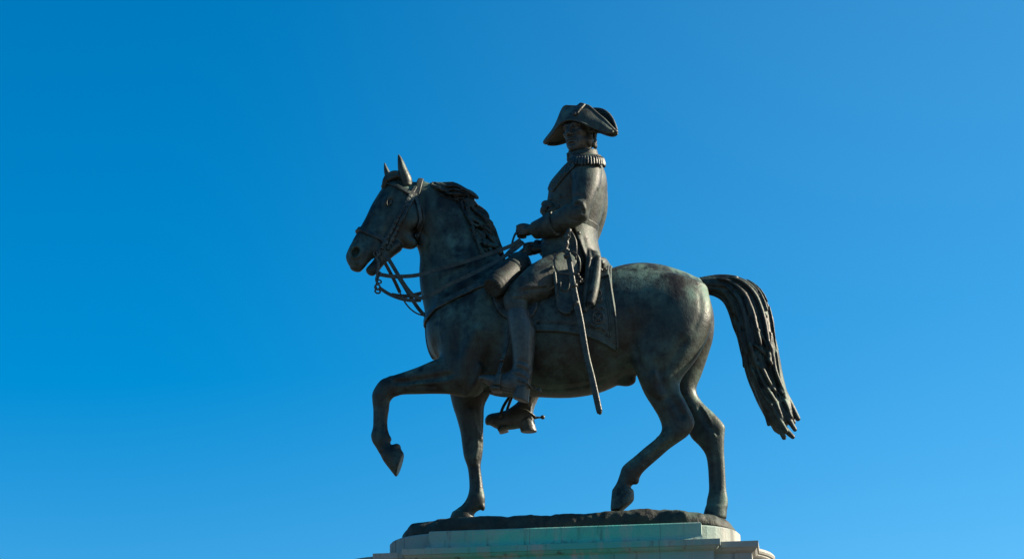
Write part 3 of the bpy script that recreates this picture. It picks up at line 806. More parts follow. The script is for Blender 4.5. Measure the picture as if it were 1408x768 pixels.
Brel([(772, 262), (775, 275), (773, 290)], .02, -.006); Brel([(756, 275), (765, 279), (775, 284)], .012, -.009)
Brel([(749, 345), (757, 349), (763, 356)], .012, -.006); Brel([(747, 335), (756, 337), (765, 342)], .012, -.005)
B.blur(1)

# ---- hands: palm, four fingers curled round the rein, thumb on top
hw_ = W(731, 316, -.12); HDS = Field(hw_+np.array([-.2, -.1, -.3]), hw_+np.array([.16, .36, .12]), .0042)
def hand(o, mir, sc=1.0):
    """o: wrist; fingers point to -x, curl downwards and inwards"""
    Y = -1 if mir else 1
    def p(x, y, z): return o+sc*np.array([x, y*Y, z])
    HDS.ribs
    HDS.tube([p(.04, 0, 0), p(-.02, 0, .0), p(-.055, .0, .0)], [.042, .040, .036], k=.02)
    HDS.ell(p(-.05, 0, -.005), (.055, .034, .048), k=.02)
    for i, (z0, l) in enumerate(((.034, 1.0), (.010, 1.06), (-.014, 1.0), (-.036, .85))):
        HDS.tube([p(-.068, -.02, z0), p(-.068-.042*l, -.018, z0-.004), p(-.074-.05*l, .016, z0-.012), p(-.066-.02*l, .036, z0-.016), p(-.06, .03, z0-.016)],
                 [.0155, .0155, .0145, .0135, .012], k=.004, sub=3)
    HDS.tube([p(-.02, .012, .036), p(-.06, .008, .050), p(-.098, .004, .050), p(-.128, .008, .043)], [.02, .017, .0145, .011], k=.006, sub=3)
hand(W(731, 316, -.12), False)
hl = W(731, 316, -.12); hand(np.array([hl[0]+.035, .10, hl[2]-.105]), True)

# ---- boots
def boot(fl, dx=0.0):
    f = Field((-.86, -.62, 6.70), (-.26, -.36, 7.62), .0055)
    f.ribs([(697.5, 426, 728, 428, -.458, .096), (697, 437, 731.5, 439, -.46, .106), (699, 453, 736.3, 455, -.465, .106), (702, 470, 735.8, 471, -.468, .099), (704.5, 489, 734, 490, -.47, .084),
            (704.5, 502, 732.5, 505, -.47, .072), (702, 513, 730, 520, -.47, .066)], k=.02, cap=(.008, .03))
    f.ribs([(728, 508, 725.5, 541, -.47, .062), (714, 506, 713.5, 541.5, -.47, .062), (702, 509.5, 703, 540.5, -.47, .062), (691, 514, 690.5, 538, -.47, .068), (679, 515.3, 678, 533.5, -.47, .068),
            (667, 515.3, 667, 526.5, -.47, .055), (663, 515.8, 663.3, 524.8, -.47, .05)], k=.025, cap=(.02, .035))
    f.ribs([(705.5, 535, 729.5, 531, -.47, .064), (705, 544.5, 727.5, 545, -.47, .062), (704, 560, 726.5, 560, -.47, .06)], k=.006, cap=(.008, .008))
    a, b = W(705, 545, -.53), W(725.5, 551, -.53); t = b-a; n_ = np.cross(t, np.array([0, 1.0, 0])); n_ = n_ if n_[2] < 0 else -n_
    f.cut(a, n_, (a+b)/2, .14)
    for q in ([(703, 499), (712, 499.5), (722, 503), (730, 510)], .009, .012), ([(703, 503), (712, 504.5), (722, 509), (728, 515)], .008, -.011), ([(702, 508), (712, 510), (720, 515), (727, 521)], .009, .011), \
             ([(704, 495), (714, 495), (724, 498)], .008, -.008), ([(703, 513), (712, 516), (720, 521)], .007, -.009), ([(728, 445), (727, 470), (726, 495)], .012, .005), \
             ([(710, 522), (709, 532), (705.5, 540)], .006, -.008), ([(660, 521.5), (672, 527.5), (690, 533), (704, 536)], .006, -.009):
        f.relief([p for p in (f.surf(u, v) for u, v in q[0]) if p is not None], q[1], q[2])
    return f
BT = boot(1)

# ---- head, built in its own frame: F forward, S to the rider's left, Z up
HH = 0.392
HYAW = R(29)
hF = np.array([-math.sin(HYAW), -math.cos(HYAW), -.06]); hF /= np.linalg.norm(hF)
hS = np.cross(np.array([0, 0, 1.0]), hF); hS /= np.linalg.norm(hS)
hZ = np.cross(hF, hS)
HC = W(796.5, 182, -.02)
HAX = np.array([hF, hS, hZ])
def hp(f, s, z): return HC+HH*(hF*f+hS*s+hZ*z)
HD = Field(HC-np.array([.26, .26, .30]), HC+np.array([.26, .26, .26]), .0042)
def he(c, r, k=.03, op='add', rot=None):
    HD.ell(hp(*c), np.array(r)*HH, HAX if rot is None else rot, k=k*HH, op=op)
def ht(pts, rad, k=.03, op='add'): HD.tube([hp(*q) for q in pts], [r*HH for r in rad], k=k*HH, op=op, sub=3)
he((-.06, 0, .13), (.40, .315, .36), .05)
he((.10, 0, -.15), (.27, .245, .35), .12)
he((.04, 0, -.25), (.26, .25, .19), .10)
he((.275, 0, -.43), (.095, .12, .085), .08)
he((.22, 0, -.30), (.16, .17, .14), .08)
for s_ in (1, -1):
    he((.22, .175*s_, -.07), (.12, .085, .075), .08)         # cheek bones
    he((.375, .128*s_, .015), (.075, .088, .062), .06, 'sub')
    he((.268, .124*s_, .012), (.075, .072, .056), .01)       # eyeball
    ht([(.335, .055*s_, .008), (.352, .12*s_, .040), (.30, .19*s_, .01)], [.016, .020, .014], .012)      # upper lid
    ht([(.335, .06*s_, .0), (.335, .12*s_, -.032), (.295, .185*s_, .004)], [.012, .014, .012], .012)
    ht([(.365, .045*s_, .085), (.368, .12*s_, .105), (.29, .22*s_, .07)], [.026, .032, .022], .04)       # brow
    he((.375, .062*s_, -.135), (.055, .042, .04), .03)       # wing of the nose
    he((.395, .035*s_, -.165), (.025, .018, .015), .01, 'sub')
    ht([(.365, .085*s_, -.13), (.335, .13*s_, -.20), (.30, .145*s_, -.27)], [.012, .012, .008], .03, 'sub')
    he((-.02, .30*s_, -.02), (.075, .04, .115), .02)
    he((.0, .335*s_, -.01), (.04, .02, .07), .02, 'sub')
    he((-.02, .27*s_, -.25), (.13, .06, .12), .08)
ht([(.365, 0, .075), (.415, 0, -.02), (.465, 0, -.115)], [.042, .040, .052], .05)
he((.455, 0, -.128), (.05, .05, .045), .03)
ht([(.335, -.105, -.262), (.388, -.05, -.240), (.398, 0, -.246), (.388, .05, -.240), (.335, .105, -.262)], [.012, .024, .026, .024, .012], .02)
ht([(.335, -.09, -.285), (.378, -.04, -.302), (.385, 0, -.304), (.378, .04, -.302), (.335, .09, -.285)], [.012, .026, .03, .026, .012], .02)
ht([(.335, -.12, -.270), (.392, -.05, -.269), (.408, 0, -.272), (.392, .05, -.269), (.335, .12, -.270)], [.008, .010, .011, .010, .008], .01, 'sub')
ht([(.36, -.07, -.352), (.372, 0, -.358), (.36, .07, -.352)], [.015, .018, .015], .05, 'sub')
HD.tube([hp(-.05, 0, -.2), hp(-.11, 0, -.75)], [.20*HH, .25*HH], k=.03)
# hair: curls at the temples and the nape
HR = Field(HC-np.array([.26, .26, .22]), HC+np.array([.26, .26, .16]), .0045)
q_ = random.Random(3)
for i in range(150):
    a = q_.uniform(62, 298); z = q_.uniform(-.34, .10)
    if abs(a-180) > 92 and z < -.16: continue
    rr = .90+.08*q_.random()
    c = (-.06+.40*math.cos(R(a))*rr*(1-.25*max(0, -z)), .315*math.sin(R(a))*rr*(1.04-.30*max(0, -z)), z)
    r0 = q_.uniform(.034, .052)
    HR.ell(hp(*c), np.array([r0, r0, r0*1.2])*HH, HAX, k=.004)
    HR.ell(hp(c[0]*1.06, c[1]*1.12, c[2]), np.array([r0, r0, r0])*HH*.32, HAX, k=.004, op='sub')
# ------------------------------------------------------------------ tack, laid on the horse
def poly2d(U, V, pts):
    """signed distance to a closed 2-D polygon (negative inside)"""
    pts = np.asarray(pts, np.float32); n = len(pts)
    U, V = np.broadcast_arrays(U, V)
    d = np.full(U.shape, 1e9, np.float32); s = np.ones(U.shape, np.float32)
    for i in range(n):
        a, b = pts[i], pts[i-1]; e = b-a
        wu, wv = U-a[0], V-a[1]
        t = np.clip((wu*e[0]+wv*e[1])/(e@e+1e-12), 0, 1)
        d = np.minimum(d, (wu-e[0]*t)**2+(wv-e[1]*t)**2)
        c1 = V >= a[1]; c2 = V < b[1]; c3 = e[0]*wv > e[1]*wu
        fl = (c1 & c2 & c3) | (~c1 & ~c2 & ~c3)
        s = np.where(fl, -s, s)
    return s*np.sqrt(d)
def line2d(U, V, pts):
    pts = np.asarray(pts, np.float32)
    d = np.full(np.broadcast(U, V).shape, 1e9, np.float32)
    for i in range(len(pts)-1):
        a, b = pts[i], pts[i+1]; e = b-a
        t = np.clip(((U-a[0])*e[0]+(V-a[1])*e[1])/(e@e+1e-12), 0, 1)
        d = np.minimum(d, (U-a[0]-e[0]*t)**2+(V-a[1]-e[1]*t)**2)
    return np.sqrt(d)
def xz(pts, f=None, y=-.1):
    out = []
    for a, b in pts:
        p = (f or H).surf(a, b, 0, y); out.append((p[0], p[2]))
    return out
def shell(f, t, region, inner=.02, k=.006):
    g = Field.__new__(Field); g.h, g.n, g.ax, g.lo = f.h, f.n, f.ax, f.lo
    g.F = smax(smax(f.F-np.float32(t), region.astype(np.float32), k), -(f.F+np.float32(inner)), .002)
    return g
def refine(f):
    """the same field at half the spacing"""
    o = Field.__new__(Field); o.h = f.h/2; F = f.F
    for a in range(3):
        F = np.moveaxis(F, a, 0); G = np.empty((2*F.shape[0]-1,)+F.shape[1:], np.float32)
        G[::2] = F; G[1::2] = .5*(F[1:]+F[:-1]); F = np.moveaxis(G, 0, a)
    o.F = F; o.n = np.array(F.shape); o.lo = f.lo.copy(); o.ax = [o.lo[i]+o.h*np.arange(o.n[i]) for i in range(3)]
    return o
# saddle cloth
sc_ = H.crop((-.75, -.62, 7.05), (.50, .62, 8.15)); X_, Y_, Z_ = sc_.grid()
cloth_px = [(700, 378), (770, 380), (838, 366), (842, 395), (846, 420), (849, 440), (851, 465), (852, 480), (849.5, 484.5), (840, 479.5), (831, 474.5), (815, 467), (796, 461.5), (777, 458), (755, 456.5), (737, 456.5), (712, 456), (702, 452)]
cp_ = xz(cloth_px)
cp_[0] = (cp_[0][0], 8.4); cp_[1] = (cp_[1][0], 8.4); cp_[2] = (cp_[2][0]-.005, 8.4)
cl_d = poly2d(X_, Z_, cp_)
CLOTH = shell(sc_, .026, cl_d+0*Y_)
CLOTH.relief
def crel(px, w, amp, lift=.03, m=True):
    CLOTH.relief([p for p in (CLOTH.surf(a, b) for a, b in px) if p is not None], w, amp, sub=3, mirror=m)
crel([(738, 443.5), (765, 444), (791, 446), (806, 449), (820, 454), (830, 458.5), (839, 463), (838.5, 452), (837.5, 440), (836, 425), (833, 405), (831, 382)], .010, -.013)
crel([(738, 451), (775, 452.5), (800, 456.5), (825, 465), (845, 476.5), (845.5, 462), (844, 440), (841, 418), (837.5, 395), (835.5, 378)], .008, .007)
for px in ([(815, 436), (816.5, 430.5), (822, 428.5), (828, 431), (829.5, 437), (827, 442.5), (821, 444), (816, 441), (815, 436)], [(818, 433), (822, 437), (826, 441)], [(826, 432), (822, 437), (818, 441.5)],
           [(816, 425), (820, 422.5), (822.5, 426), (826, 422), (830, 424)], [(813, 444), (817, 448), (822, 449.5), (828, 448)], [(829, 452), (831, 453.5)], [(819, 402), (824, 399), (827, 404), (823, 409), (819, 406)], [(821, 412), (825, 414), (828, 410)]):
    crel(px, .0095, .014)
# saddle and flap
fl_px = [(690, 384), (680, 398), (678, 406), (679.5, 416), (684, 427), (692, 436.5), (704, 443), (722, 443), (734, 436), (740, 424), (742, 405), (800, 392), (838, 380), (838, 360)]
fp_ = xz(fl_px); fp_[-1] = (fp_[-1][0]-.02, 8.5); fp_.append((fp_[0][0]+.03, 8.5))
SADDLE = shell(sc_, .046, poly2d(X_, Z_, fp_)+0*Y_, k=.012)
SADDLE.tube([W(832, 360, 0)+np.array([-.01, y, -.03-.9*y*y]) for y in (-.27, -.18, -.09, 0, .09, .18, .27)], [.03, .042, .046, .048, .046, .042, .03], k=.03)     # cantle
SADDLE.tube([W(738, 368, 0)+np.array([0, y, -.02-1.3*y*y]) for y in (-.22, -.12, 0, .12, .22)], [.03, .045, .05, .045, .03], k=.03)
# breast strap and martingale
bs_ = H.crop((-1.38, -.55, 6.95), (-.55, .55, 7.95)); X_, Y_, Z_ = bs_.grid()
br_ = xz([(668, 389), (655, 393.5), (645, 398), (632, 404), (618, 411), (605, 418.5), (596, 425), (590.5, 431), (587, 438)])
br_.append((br_[-1][0]-.08, br_[-1][1]-.03))
BREAST = shell(bs_, .022, line2d(X_, Z_, br_)-.030+0*Y_)
BREAST.relief(on([(668, 386.5), (645, 395), (618, 408), (597, 422)], .014), .006, .005, mirror=True); BREAST.relief(on([(668, 392), (645, 401), (618, 414), (599, 428)], .014), .006, .005, mirror=True)
mg_ = smax(np.abs(Y_)-.032+0*X_+0*Z_, np.maximum(Z_-W(586, 430)[2], W(592, 494)[2]-Z_)+0*X_+0*Y_, .004)
mg_ = np.maximum(mg_, X_-(-1.02)+0*Y_+0*Z_)
MART = shell(bs_, .013, mg_)
# bridle
hb_ = refine(H.crop((-2.0, -.50, 8.0), (-1.20, .26, 9.06))); X_, Y_, Z_ = hb_.grid()
tcoord = (X_-M0[0])*HT[0]+(Y_-M0[1])*HT[1]+(Z_-M0[2])*HT[2]
ncoord = (X_-M0[0])*HN[0]+(Y_-M0[1])*HN[1]+(Z_-M0[2])*HN[2]
lcoord = (X_-M0[0])*HL[0]+(Y_-M0[1])*HL[1]+(Z_-M0[2])*HL[2]
def tn(px):
    out = []
    for a, b in px:
        p = H.surf(a, b, 0, -.18)-M0; out.append((p@HT, p@HN))
    return out
def extend(t, a=0.0, b=0.0):
    t = [np.array(q) for q in t]
    if a: d = t[0]-t[1]; t[0] = t[0]+d/np.linalg.norm(d)*a
    if b: d = t[-1]-t[-2]; t[-1] = t[-1]+d/np.linalg.norm(d)*b
    return t
def tstrap(px, w, t=.012, a=0.0, b=0.0):
    return shell(hb_, t, line2d(tcoord, ncoord, extend(tn(px), a, b))-w/2)
NOSEB = tstrap([(494, 316), (503, 318.5), (514, 323.5), (524, 328.5), (531, 334)], .044, .019, .12, 0.0)
BROWB = tstrap([(529, 253.5), (537, 253), (548, 257.5), (560, 264.5), (571, 269)], .038, .020, .12, 0)
CHEEK = [tstrap([(569, 262), (562, 274), (552, 291), (541.5, 311), (531, 329), (525.5, 341)], .036, .020, .03), tstrap([(571, 268), (562, 283), (555, 297), (547, 315), (539, 332), (534, 342.5)], .034, .019, .0)]
crown = tstrap([(577, 251.5), (575, 260), (572.5, 269)], .052, .018, .25, 0)
THROAT = tstrap([(571, 268), (574.5, 280), (577.5, 293), (579, 303), (578.5, 313), (574, 326)], .034, .018, 0, .02)
for c, px in ((CHEEK[0], [(569, 262), (562, 274), (552, 291), (541.5, 311), (531, 329), (525.5, 341)]), (CHEEK[1], [(571, 268), (562, 283), (555, 297), (547, 315), (539, 332), (534, 342.5)])):
    sp = catmull(px, 5)
    for i in range(4, len(sp), 2):     # stitched keepers across the strap
        d = sp[min(i+1, len(sp)-1)]-sp[i-1]; d = d/np.linalg.norm(d); n_ = np.array([-d[1], d[0]])
        pts = [c.surf(*(sp[i]+n_*o)) for o in (-3.2, 0, 3.2)]
        pts = [p for p in pts if p is not None]
        if len(pts) == 3:
            c.relief(pts, .005, -.009, sub=2)
            c.relief([refl(p) for p in pts], .005, -.009, sub=2)
# ------------------------------------------------------------------ uniform
def bshell(t, region, inner=.015, k=.004): return shell(B, t, region, inner, k)
BX, BY, BZ = B.grid()
# waist sash: a tilted band round the body
def band(pa, pb, w, t, f=B):
    a, b = W(*pa, 0), W(*pb, 0); d = b-a; n_ = np.array([-d[2], 0, d[0]]); n_ /= np.linalg.norm(n_)
    X_, Y_, Z_ = f.grid()
    return np.abs((X_-a[0])*n_[0]+(Z_-a[2])*n_[2]+0*Y_)-w/2
torso_only = np.abs(BY)-.30+0*BX+0*BZ
def Wy(px, py, f=B, y=0.0):
    p = f.surf(px, py); return p if p is not None else W(px, py, y)
SASH = bshell(.016, np.maximum(band((752, 299), (820, 315), .058, 0), torso_only))
for o in (-.018, .0, .018):
    SASH.relief([W(x, 299+(x-752)*.235-o*165, yy) for x, yy in ((820, -.12), (812, -.19), (800, -.225), (788, -.225), (770, -.2), (755, -.15))], .007, -.012, sub=3)
for c, r0 in (((751.5, 281, -.11), .05), ((750.5, 288, -.13), .055), ((752, 294, -.12), .05), ((756, 283, -.15), .045), ((760, 289, -.17), .045), ((751, 281, .02), .05), ((750, 290, .02), .055)):
    SASH.ell(W(*c), (r0*.9, r0*.9, r0*.75), k=.012)
SASH.relief([W(748, 283, -.14), W(754, 287, -.17), W(760, 285, -.19)], .008, -.014); SASH.relief([W(748, 290, -.14), W(754, 292, -.17), W(762, 294, -.19)], .008, -.014)
# lapels with raised embroidery
lp_px = [(786, 225), (779, 231.5), (771, 240.5), (764, 249), (757.5, 257.5)]
pxu, pxv = B.pixels()
LAPEL = []
near = BY+.0+0*BX+0*BZ
lpd = smax(line2d(pxu, pxv, lp_px)*PXM-.034, near, .004)
L0 = bshell(.013, lpd)
q_ = random.Random(8)
for i in range(34):
    u = q_.random()*3.999; k_ = int(u); a, b = np.array(lp_px[k_]), np.array(lp_px[k_+1]); c = a+(b-a)*(u-k_); o = q_.uniform(-3.6, 3.6)
    p = L0.surf(c[0]+o*.7, c[1]+o*.7)
    if p is not None: L0.ell(p, (.011, .009, .011), k=.004)
for s_ in ([(789, 229), (782, 236), (774, 245), (767, 254), (760, 261)],):
    pts = [p for p in (B.surf(a, b) for a, b in s_) if p is not None]
    L0.tube([p-ray(787, 240)*.006 for p in pts], [.008]*len(pts), k=.004)
LAPEL.append(L0)
# standing collar
def mir_field(f):
    """mirror image of a field across the plane y = 0"""
    g = Field.__new__(Field); g.h = f.h; g.F = f.F[:, ::-1, :].copy(); g.n = f.n.copy()
    g.ax = [f.ax[0], -f.ax[1][::-1], f.ax[2]]; g.lo = np.array([a[0] for a in g.ax]); return g
cw_ = W(803, 212, -.02)
CO = Field(cw_-np.array([.2, .22, .2]), cw_+np.array([.2, .22, .16]), .005)
CO.ribs([(783.5, 211, 821, 206, -.03, .110), (782.5, 216, 822.5, 211.5, -.025, .116), (782, 225, 826, 221, -.02, .14), (780, 233, 829, 229, -.02, .165)], k=.006, cap=(.004, .02))
CO.tube([W(788, 211, -.05), W(786, 208.5, -.03)], [.03, .03], k=.01)
ci = Field(CO.lo, CO.lo+CO.h*(CO.n-1), CO.h)
CO.tube([W(802, 213, -.03), W(802, 198, -.03)], [.088, .092], k=.006, op='sub')
CO.relief([W(784, 213, -.09), W(793, 211, -.14), W(806, 208, -.145), W(820, 208, -.07)], .010, .006)
for i in range(5):
    CO.ell(W(781.5+.3*i, 212+2.6*i, -.03-.012*(i % 2)), (.018, .022, .014), k=.006)      # frill of the neckcloth
# epaulettes: padded board and bullion fringe
ew_ = W(806, 222, -.30)
EP = Field(ew_-np.array([.26, .20, .20]), ew_+np.array([.20, .26, .14]), .0045)
EP.sweep([(W(800, 212, -.10), np.array([.085, 0, .0]), .022), (W(803, 214.5, -.18), np.array([.10, 0, .0]), .024), (W(806, 219, -.30), np.array([.115, 0, .0]), .026), (W(807, 222, -.345), np.array([.095, 0, 0]), .022)], k=.01, cap=(.03, .02))
ec_ = W(806, 220, -.27); nF = 19
for i in range(nF):
    a = R(-22+168*i/(nF-1)); ca, sa = math.cos(a), math.sin(a)
    top = ec_+np.array([.122*ca, -.085*sa-.02, .012-.022*sa]); out = np.array([ca*.030, -sa*.034, 0])
    L_ = (.078+.005*math.sin(i*2.1))*min(1, .45+(nF-1-i)*.14)
    EP.tube([top, top+out+np.array([0, 0, -.018]), top+out*1.35+np.array([0, 0, -L_])], [.0105, .0115, .0118], k=.001, sub=3)
EP.tube([ec_+np.array([.120*math.cos(R(a)), -.088*math.sin(R(a))-.022, .016-.022*math.sin(R(a))]) for a in range(-22, 150, 14)], [.017]*13, k=.004, sub=2)
# cuffs
def cuff(fl, d=np.zeros(3)):
    f = Field(*( (W(761, 330, -.31)+np.array([-.28, -.16, -.14]), W(761, 300, -.20)+np.array([.16, .20, .16])) ), .0055)
    st = []
    for lx, ly, rx, ry, y, b in [(760.5, 290.5, 766.5, 323.5, -.28, .102), (754, 294, 760, 325, -.255, .097), (746, 299, 749, 327, -.205, .086), (734.5, 305, 737, 328.5, -.15, .074)]:
        p, q = W(lx, ly, y), W(rx, ry, y); st.append(((p+q)/2, (q-p)/2, b))
    f.sweep(st, k=.004, cap=(.006, .006))
    p = W(735, 316.5, -.15); dirv = st[-1][0]-st[-2][0]; dirv /= np.linalg.norm(dirv)
    f.tube([st[-1][0]-dirv*.03, st[-1][0]+dirv*.05], [.052, .052], k=.006, op='sub')
    for i in range(3):
        f.ell(W(752-2*i, 304+5*i, -.33+.02*i)+0*p, (.012, .012, .012), k=.004)
    return f
CU = cuff(1)
# coat skirts
CS = Field((-.20, -.56, 7.40), (.34, .56, 8.42), RV)
CS.ribs([(756, 313, 822, 319, 0, .248), (756, 329, 822, 331, 0, .272), (758, 344, 825, 345, 0, .30), (760, 357, 828, 358, 0, .318), (760, 367, 829.5, 367, 0, .325)], k=.006, cap=(.008, .008))
ca_, cb_ = W(789, 313, -.25), W(808, 358, -.30); ct_ = cb_-ca_; CS.cut(ca_, np.array([-ct_[2], 0, ct_[0]])*(1 if -ct_[2] < 0 else -1), (ca_+cb_)/2*np.array([1, 0, 1]), .6)
for fl in (1, -1):
    M_ = np.array([1, fl, 1.0])
    def Y_pts(px): return [W(*p)*M_ for p in px]
    CS.sweep([(((W(a, b, y)+W(c, d, y))/2)*M_, (W(c, d, y)-W(a, b, y))/2*M_, bb) for a, b, c, d, y, bb in
              [(806, 346, 825, 349, -.235, .03), (805, 362, 826, 366, -.305, .034), (803.5, 382, 822, 388, -.385, .028), (801.5, 404, 818, 409, -.43, .022), (800.5, 427, 808, 427.5, -.46, .018)]], k=.03, cap=(.02, .006))
    CS.tube(Y_pts([(823, 354, -.29), (821, 370, -.35), (818.5, 388, -.41), (815, 405, -.455), (812, 416, -.475)]), [.02, .034, .040, .042, .040], k=.02)
    CS.tube(Y_pts([(813, 403, -.47), (811, 418, -.48), (809, 432, -.485)]), [.02, .03, .032], k=.008, op='sub')
    CS.tube(Y_pts([(810, 345, -.26), (811.5, 356, -.30), (809.5, 370, -.355), (806.5, 387, -.41)]), [.014, .021, .022, .012], k=.008)
    CS.tube(Y_pts([(816, 355, -.315), (814, 370, -.365), (811, 392, -.43), (808, 418, -.465)]), [.010, .016, .016, .012], k=.018, op='sub')
    CS.ell(W(829, 366, -.16)*M_, (.045, .12, .075), k=.02); CS.tube(Y_pts([(825, 359, -.22), (830, 360, -.19), (833, 367, -.18), (833.5, 378, -.19)]), [.02, .022, .020, .012], k=.01)
    for i in range(16):
        CS.ell(W(823+q_.uniform(0, 10), 369+q_.uniform(0, 11), -.27+q_.uniform(0, .06))*M_, (.013, .02, .013), k=.003)
CS.relief([W(793, 331, -.24), W(800, 342, -.275), W(806, 352, -.29)], .012, .006, mirror=True)
CS.relief([W(802, 328, -.25), W(806, 340, -.27), W(814, 352, -.29)], .025, -.007, mirror=True)
# hanging strap loop behind the thigh
FP = Field(W(762, 430, -.5)+np.array([-.06, -.06, -.06]), W(790, 365, -.42)+np.array([.06, .12, .06]), .005)
fx, fy, fz = FP.grid()
fpoly = [W(a, b, -.47) for a, b in [(761, 372), (763, 390), (765.5, 408), (766, 424), (770, 428.5), (777, 432.5), (784, 431.5), (788.5, 424), (790, 405), (788, 380), (784, 368)]]
fd = poly2d(fx, fz, [(p[0], p[2]) for p in fpoly])
FP.F = smax(fd+0*fy, np.abs(fy-(-.452-.04*(7.80-fz)/.4))-.014+0*fx, .006).astype(np.float32)
FP.tube([W(762.5, 375, -.475), W(764.5, 395, -.475), W(767, 420, -.475)], [.014, .016, .012], k=.006)
FP.tube([W(770.5, 388, -.476), W(771, 396, -.478), W(776, 399.5, -.478), W(781, 396.5, -.478), W(783, 388, -.476)], [.009]*5, k=.003)
FP.relief([W(770, 426, -.475), W(777, 429, -.475), W(783, 428, -.475), W(786, 422, -.475)], .007, .005)

# ------------------------------------------------------------------ bicorne hat
def hat():
    """two upright leaves joined along a boat-shaped brim, ends pointing to both shoulders"""
    mb = MB()
    sv = np.linspace(-1, 1, 49)
    HL_ = .378        # half length
    Rt, Fw, Up = hS, np.array([hF[0], hF[1], 0])/np.linalg.norm(hF[:2]), np.array([0, 0, 1.0])
    Rt = np.cross(Up, Fw)
    C0 = HC+np.array([0.0, 0, .0])-Fw*.02
    tilt = HAT_TILT
    Rt = Rt*math.cos(tilt)+Up*math.sin(tilt); Up = np.cross(Rt, -Fw) if np.cross(Rt, -Fw)[2] > 0 else np.cross(-Fw, Rt)
    def lerp(x, xs, ys): return float(np.interp(x, xs, ys))
    def bottom(s): return lerp(abs(s), [0, .2, .38, .55, .75, .9, 1], [.060, .050, .016, -.015, -.045, -.056, -.052])
    def topf(s): return lerp(abs(s), [0, .2, .33, .45, .6, .75, .88, 1], [.214, .218, .214, .172, .118, .072, .018, -.030])
    def topr(s): return lerp(abs(s), [0, .2, .4, .6, .75, .87, .95, 1], [.245, .245, .226, .184, .132, .068, .016, -.024])
    topf0 = topf
    def topf(s): return topf0(s) if s > 0 else lerp(-s, [0, .2, .33, .42, .5, .62, .75, .88, 1], [.218, .230, .244, .222, .160, .082, .032, -.004, -.030])
    topr0 = topr
    def topr(s): return topr0(s) if s > 0 else min(topr0(s), topf(s)+.03)
    def widt(s): return lerp(abs(s), [0, .2, .4, .55, .7, .85, .95, 1], [.200, .192, .162, .125, .096, .068, .046, .026])     # half depth at the brim
    def sm(f):
        v = np.array([f(s) for s in sv])
        for _ in range(2): v[1:-1] = .25*v[:-2]+.5*v[1:-1]+.25*v[2:]
        return v
    zb, zf, zr, wd = sm(bottom), sm(topf), sm(topr), sm(widt)
    def pt(s, f, z): return C0+Rt*(s*HL_)+Fw*f+Up*z
    m = 12; TH = .016
    for leaf, zt, sg in (('f', zf, 1), ('r', zr, -1)):
        V = []; F = []
        for i, s in enumerate(sv):
            for j in range(m+1):
                u = j/m
                z = zb[i]+(zt[i]-zb[i])*u
                lean = (1-u)**1.4*.5+.5-.32*u
                f = sg*wd[i]*(1.0-.50*u*(1-abs(s))**.4 - .12*u*abs(s)) + sg*.018*math.sin(math.pi*u)
                V.append((s, f, z))
        n1 = len(sv)
        out = [pt(*v) for v in V]; inn = [pt(v[0]*.985, v[1]-sg*TH*(1.0 if abs(v[0]) < .97 else .4), v[2]) for v in V]
        A = out+inn; o = len(V)
        for i in range(n1-1):
            for j in range(m):
                a, b, c, d = i*(m+1)+j, (i+1)*(m+1)+j, (i+1)*(m+1)+j+1, i*(m+1)+j+1
                F += [(a, b, c, d), (o+a, o+d, o+c, o+b)]
            a, b = i*(m+1)+m, (i+1)*(m+1)+m; F.append((a, b, o+b, o+a))
            a, b = i*(m+1), (i+1)*(m+1); F.append((a, o+a, o+b, b))
        for i in (0, n1-1):
            for j in range(m):
                a, b = i*(m+1)+j, i*(m+1)+j+1; F.append((a, b, o+b, o+a))
        mb.add(A, F)
        # rolled edge
        edge = [pt(s, sg*wd[i]*(1.0-.50*(1-abs(s))**.4-.12*abs(s))-sg*TH*.4, zt[i]) for i, s in enumerate(sv)]
        mb.tube(edge, [.013]*len(edge), n=8)
    # underside of the brim
    V = []; F = []; k_ = 10
    for i, s in enumerate(sv):
        for j in range(k_+1):
            q = -1+2*j/k_
            V.append(pt(s, q*wd[i]*.99, zb[i]+.008-.0*abs(q)+.055*(1-q*q)*(1-abs(s))**.6))
    for i in range(len(sv)-1):
        for j in range(k_):
            a = i*(k_+1)+j; F.append((a, a+1, a+k_+2, a+k_+1))
    mb.add(V, F)
    # crown between the leaves, low
    mb.ball(C0+Up*.06, (.125, .125, .11), 20, 12)
    lowe = [pt(s, wd[i]*1.0, zb[i]+.004) for i, s in enumerate(sv)]; mb.tube(lowe, [.010]*len(lowe), n=8)
    lowe = [pt(s, -wd[i]*1.0, zb[i]+.004) for i, s in enumerate(sv)]; mb.tube(lowe, [.010]*len(lowe), n=8)
    for e_, i in ((-1, 0), (1, -1)): mb.ball(pt(e_*.99, 0, (zb[i]+max(zf[i], zr[i]))/2), (.026, .026, .020), 14, 10)
    # cockade loop
    ck = MB()
    def fr(s, u):
        i = (s+1)/2*(len(sv)-1); k0 = int(min(max(i, 0), len(sv)-2)); q = i-k0
        z0 = zb[k0]*(1-q)+zb[k0+1]*q; z1 = zf[k0]*(1-q)+zf[k0+1]*q; w_ = wd[k0]*(1-q)+wd[k0+1]*q
        return pt(s, w_*(1-.50*u*(1-abs(s))**.4-.12*u*abs(s))+.018*math.sin(math.pi*u)+.012, z0+(z1-z0)*u)
    for ds in (-.085, -.03, .025, .08):
        ck.tube([fr(.16+ds*.6, .38), fr(.16+ds*.8, .62), fr(.17+ds, .85), fr(.18+ds, 1.04)], [.010, .013, .013, .011], n=8, sub=3)
    ck.tube([fr(.12, 1.02), fr(.17, 1.05), fr(.25, 1.0)], [.016, .018, .014], n=8, sub=3)
    ck.ball(fr(.16, .36), (.019, .019, .019))
    return mb, ck
HAT_TILT = R(-5.5)
